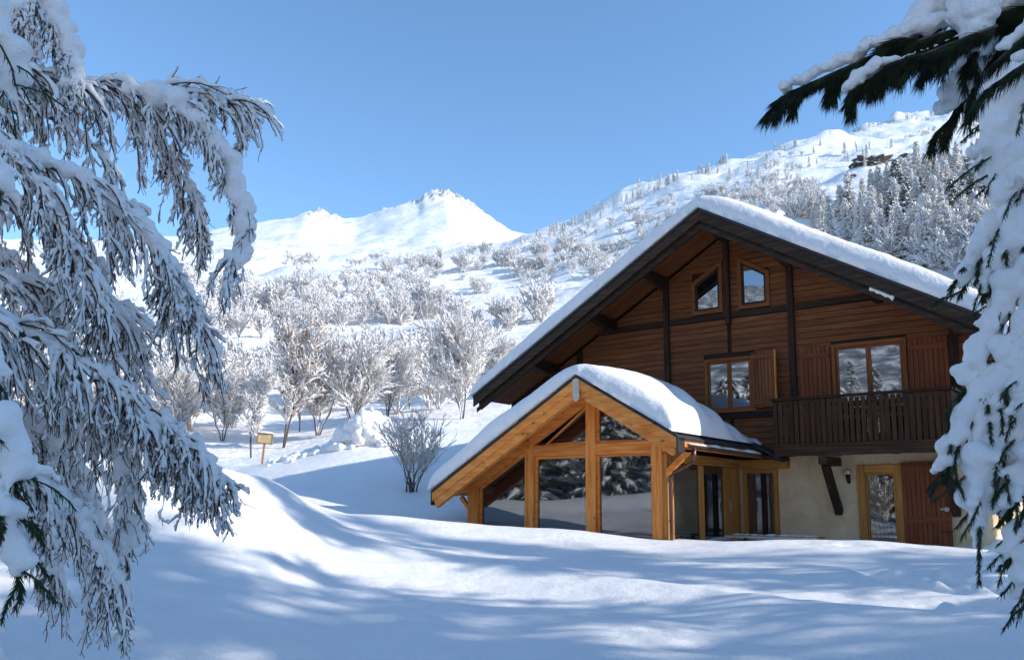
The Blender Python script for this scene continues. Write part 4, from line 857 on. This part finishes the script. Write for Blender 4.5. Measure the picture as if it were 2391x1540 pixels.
for pts, r, rw, rsn, ntw, droop, tl in LIMBS:
    P_ = smooth_line(loc3([at(x, y, r) for x, y in pts]), 22); P_ += np.cumsum(brng.normal(size=P_.shape)*.006, 0)
    g = Geo(); tubes(g, P_[None], np.linspace(rw, rw*.3, 22)[None], 6); lb = link('branch', g.mesh('branch', M['birch']), bt)
    # snow mass lying on the limb
    C_ = []; R_ = []
    for k in range(84):
        t = (k+brng.random())/84*20.9; i = int(t); c = P_[i]*(1-t+i)+P_[i+1]*(t-i); sz = rsn*brng.uniform(.5, 1.05)*(1 if t > 2 else .6)*(1-.25*t/21)
        C_.append((c[0]+brng.normal()*sz*.5, c[1]+brng.normal()*sz*.45, c[2]+sz*.5+brng.normal()*sz*.15)); R_.append(sz)
    me = blobs_mesh('snow', C_, R_, max(.014, rsn*.22), M['snow_soft'], disp=.03, dscale=.06, smooth=2); link('snow', me, lb)
    ntw = int(ntw*.62)
    t1, _ = grow(P_[None], ntw, tl*.86, 12, .8, .55, droop*.72, .08, .06, 1, up=.05, rng=brng)
    t2, _ = grow(t1, ntw*6, tl*.36, 8, .95, .42, droop*.45, .12, .06, 1, rng=brng)
    t3, _ = grow(t2, ntw*9, tl*.17, 5, .9, .5, droop*.3, .16, .1, 1, rng=brng)
    tubes(g_tw, t1, np.linspace(.0075, .0036, 12)[None].repeat(len(t1), 0), 4, cap=False); tubes(g_tw, t2, np.linspace(.0042, .0026, 8)[None].repeat(len(t2), 0), 3, cap=False); tubes(g_tw, t3, np.linspace(.003, .002, 5)[None].repeat(len(t3), 0), 3, cap=False)
    snow_on(g_sn, t1, .004, 0, .020, brng, 6, vary=.6, tip=.7); sub = brng.random(len(t2)) < .85; snow_on(g_sn, t2[sub], .002, 0, .0122, brng, 5, vary=.6, tip=.7); sub = brng.random(len(t3)) < .3; snow_on(g_sn, t3[sub], .002, 0, .009, brng, 4, vary=.4, tip=.7)
tag(link('twigs', g_tw.mesh('twigs', M['birch']), bt), kind='stuff'); tag(link('twig_snow', g_sn.mesh('twig_snow', M['snow_soft']), bt), kind='stuff')

# ---------------------------------------------------------------- needled boughs (near spruces and the pine branch)
def needles(g, P_, n, ln, wdt, along, spread, down, rng, t0=0, t1=1):
    C, K, _ = P_.shape; i = rng.integers(0, C, n); t = rng.uniform(t0, t1, n)*(K-1.001); k = t.astype(int); f = (t-k)[:, None]
    b = P_[i, k]*(1-f)+P_[i, k+1]*f; tan = norm(P_[i, k+1]-P_[i, k]); d = norm(tan*along+norm(rng.normal(size=(n, 3)))*spread+np.array([0, 0, -down]))
    Ls = ln*rng.uniform(.7, 1.15, n)[:, None]; mid = b+d*Ls*.55; d2 = norm(d+np.array([0, 0, -.12])); tip = mid+d2*Ls*.45
    s = norm(np.cross(d, rng.normal(size=(n, 3))))*wdt/2; s2 = norm(np.cross(d, s))*wdt/2
    V_ = np.stack([b+s, b-s*.5+s2, b-s*.5-s2, mid+s, mid-s*.5+s2, mid-s*.5-s2, tip], 1).reshape(-1, 3)
    o = (np.arange(n)*7)[:, None]; q = np.array([[0, 1, 4, 3], [1, 2, 5, 4], [2, 0, 3, 5]]); F = (o[:, :, None]+q[None]).reshape(-1, 4); tr_ = (o[:, :, None]+np.array([[3, 4, 6], [4, 5, 6], [5, 3, 6]])[None]).reshape(-1, 3)
    st = g.n; g.add(V_, F); g.f.append((tr_+st, 0))
def bough(tree, pts, r, wsn, nneed=1500, dist=None, ln=.036, tw=30, voxel=.016, needle=M['needle'], sag=.16, lift=.5, two=1.0):
    base = tree.location; Q0 = [(at(x, y, r)-base)[:] for x, y in pts]; P_ = smooth_line(np.array([(0, 0, Q0[0][2]+.12)]+Q0), 22)
    g = Geo(); tubes(g, P_[None], np.linspace(.02, .004, 22)[None], 6); b_ = link('bough', g.mesh('bough', M['bark']), tree)
    rng = brng; C_ = []; R_ = []; nb_ = 76
    for k in range(nb_):
        t = (k+rng.random())/nb_*20.9; i = int(t); c = P_[i]*(1-t+i)+P_[i+1]*(t-i); wl_ = wsn*.92*(.6+.4*math.sin(min(1, t/20.9)*2.6+.4))
        sz = wl_*rng.uniform(.6, 1.0); C_.append((c[0]+rng.normal()*wl_*.42, c[1]+rng.normal()*wl_*.35, c[2]+sz*lift+rng.normal()*wl_*.1)); R_.append(sz)
    twg, _ = grow(P_[None], tw, wsn*2.5, 6, .8, .85, sag, .1, .22, 1, rng=rng)
    for tt in twg[:tw//2]:
        for k in range(1, 4): R0 = wsn*.40*rng.uniform(.7, 1.1)*(1.1-k*.12); C_.append((tt[k][0], tt[k][1], tt[k][2]+R0*.6)); R_.append(R0)
    link('snow', blobs_mesh('snow', C_, R_, voxel, M['snow_soft'], squash=.9, disp=wsn*.13, dscale=wsn*.9, smooth=4), b_)
    g = Geo(); lowp = twg.copy(); lowp[..., 2] -= wsn*.42; needles(g, lowp, int(nneed*1.3), ln*1.25, .003, 1.0, .75, .5, rng); Q = P_.copy(); Q[:, 2] -= wsn*.5; needles(g, Q[None], nneed//2, ln*1.6, .003, 1.0, .8, .9, rng)
    tubes(g, lowp, np.full((len(twg), 6), .004), 4); tag(link('needles', g.mesh('needles', needle), b_), kind='stuff'); return b_
rsp = tag(empty('near_spruce', at(2700, 1200, 6.2)), 'snow-smothered spruce whose drooping boughs hang down the right edge', 'tree')
g = Geo(); tubes(g, np.array([[(0, 0, -1.2), (0, 0, 1.5), (.02, 0, 4.2)]]), np.array([[.16, .12, .05]]), 10); link('trunk', g.mesh('trunk', M['bark']), rsp)
for pts, wsn, nn_ in [
    ([(2520, 60), (2420, 130), (2370, 220), (2345, 320), (2350, 430), (2335, 520)], .15, 2500),
    ([(2500, 250), (2420, 320), (2390, 420), (2370, 520), (2350, 640)], .14, 2500),
    ([(2500, 420), (2400, 450), (2335, 500), (2300, 570), (2262, 620), (2240, 675)], .075, 3200),
    ([(2420, 520), (2340, 560), (2315, 610), (2290, 690)], .06, 2200),
    ([(2520, 520), (2420, 600), (2350, 700), (2320, 770), (2280, 850), (2248, 905)], .095, 3200),
    ([(2520, 640), (2430, 740), (2370, 830), (2330, 900), (2300, 960), (2290, 1020)], .105, 3000),
    ([(2540, 700), (2440, 800), (2350, 870), (2290, 930), (2240, 990), (2215, 1050), (2205, 1105)], .095, 3200),
    ([(2520, 880), (2430, 950), (2370, 1010), (2310, 1070), (2285, 1140), (2285, 1210)], .135, 3000),
    ([(2520, 950), (2440, 1020), (2400, 1090), (2370, 1150), (2330, 1200)], .10, 5200),
    ([(2540, 1140), (2440, 1180), (2395, 1220), (2368, 1265), (2355, 1305)], .07, 1800),
    ([(2540, 1180), (2460, 1230), (2405, 1290), (2392, 1370), (2400, 1400)], .10, 1500),
    ([(2520, 700), (2440, 760), (2400, 860), (2385, 950)], .13, 2000)]:
    bough(rsp, pts, 5.4, wsn, nn_)
lsp = tag(empty('near_spruce', at(-260, 1300, 4.6)), 'snow-smothered spruce showing only bough tips at the left edge', 'tree')
g = Geo(); tubes(g, np.array([[(0, 0, -.8), (0, 0, 1.2), (0, 0, 3.6)]]), np.array([[.13, .1, .05]]), 10); link('trunk', g.mesh('trunk', M['bark']), lsp)
for pts, wsn, nn_ in [
    ([(-200, -60), (-90, -20), (-20, 40), (10, 130), (10, 210)], .10, 350),
    ([(-200, 300), (-80, 330), (-15, 370), (5, 430), (8, 455)], .07, 300),
    ([(-220, 930), (-80, 950), (0, 990), (35, 1060), (45, 1130)], .095, 1400),
    ([(-220, 1080), (-80, 1110), (0, 1180), (35, 1260), (50, 1340)], .085, 2600),
    ([(-220, 640), (-100, 700), (-30, 780), (-10, 880)], .07, 300),
    ([(-200, 1380), (-90, 1430), (-30, 1490), (-20, 1560)], .07, 600)]:
    bough(lsp, pts, 3.9, wsn, nn_)
# pine branch top right
pq = at(2980, 80, 3.7); pb = tag(empty('pine_tree', (pq.x, pq.y, H(pq.x, pq.y))), 'pine whose long-needled branch with snow on top reaches in from the upper right', 'tree')
g = Geo(); tubes(g, np.array([[(0, 0, -.3), (0, 0, 2.2), (.03, .02, 5.2)]]), np.array([[.11, .09, .04]]), 10); link('trunk', g.mesh('trunk', M['bark']), pb)
def pine(pts, r, rw, snow, nn_, ln=.07, tw=0, twl=.12, seed=0):
    base = pb.location; Q0 = [(at(x, y, r)-base)[:] for x, y in pts]; Q0 = ([(0, 0, Q0[0][2]-.15)] if seed in (1, 3, 5) else [])+Q0; P_ = smooth_line(np.array(Q0), 18); rng = np.random.default_rng(seed)
    g = Geo(); tubes(g, P_[None], np.linspace(rw, rw*.35, 18)[None], 6); b_ = link('twig', g.mesh('twig', M['bark']), pb)
    g = Geo(); src = P_[None]
    if tw:
        t_, _ = grow(P_[None], tw, twl, 18, 1.0, .5, .05, .05, .05, 1, rng=rng); tubes(g, t_, np.full((tw, 18), .003), 4, cap=False); src = np.concatenate([src, t_])
    needles(g, src, int(nn_*.8), ln, .0019, 1.0, .62, .6, rng); needles(g, P_[None], nn_//2, ln, .0024, 1.0, .5, .8, rng); tag(link('needles', g.mesh('needles', M['needle2']), b_), kind='stuff')
    C_ = []; R_ = []; n = 90
    for k in range(n):
        t = (k+rng.random())/n; f = t*16.9; i = int(f); c = P_[i]*(1-f+i)+P_[i+1]*(f-i); sn = np.interp(t, np.linspace(0, 1, len(snow)), snow)
        sn *= 1.25; sz = sn*rng.uniform(.6, 1.0); C_.append((c[0]+rng.normal()*sn*.35, c[1]+rng.normal()*sn*.5, c[2]+sz*.75+sn*.1+.012+abs(rng.normal())*sn*.25)); R_.append(sz)
    link('snow', blobs_mesh('snow', C_, R_, .007, M['snow_soft'], disp=.018, dscale=.03, smooth=2), b_)
pine([(2560, -20), (2400, 20), (2280, 60), (2180, 80), (2090, 108), (2010, 138), (1930, 176), (1860, 208), (1822, 228)], 3.0, .010, [.05, .05, .052, .050, .045, .034, .028, .022, .018], 24000, tw=64, twl=.11, seed=1)
pine([(2330, 60), (2240, 95), (2150, 130), (2070, 160), (2010, 200), (1985, 228)], 2.9, .006, [.004, .005, .004, .006, .02, .02], 6500, tw=22, twl=.10, seed=2)
pine([(2500, -10), (2440, 40), (2390, 80), (2350, 120), (2320, 150)], 2.85, .008, [.02, .03, .03, .02, .015], 4500, tw=12, twl=.16, seed=3)
pine([(2420, 60), (2340, 110), (2290, 160), (2250, 220), (2222, 280)], 3.2, .006, [.02, .03, .036, .034, .026], 2600, tw=4, seed=4)
pine([(2560, 60), (2460, 90), (2400, 130), (2360, 170)], 2.7, .008, [.02, .02, .02, .016], 4200, tw=10, twl=.15, seed=5)
pine([(2230, 20), (2180, 60), (2130, 95), (2080, 140), (2060, 165)], 3.05, .005, [.05, .045, .03, .022, .015], 2500, tw=6, seed=6)
pine([(2290, 10), (2280, 60), (2272, 110), (2266, 150)], 2.95, .005, [.05, .04, .03, .02], 900, tw=2, seed=7)
print('objects', len(bpy.data.objects))
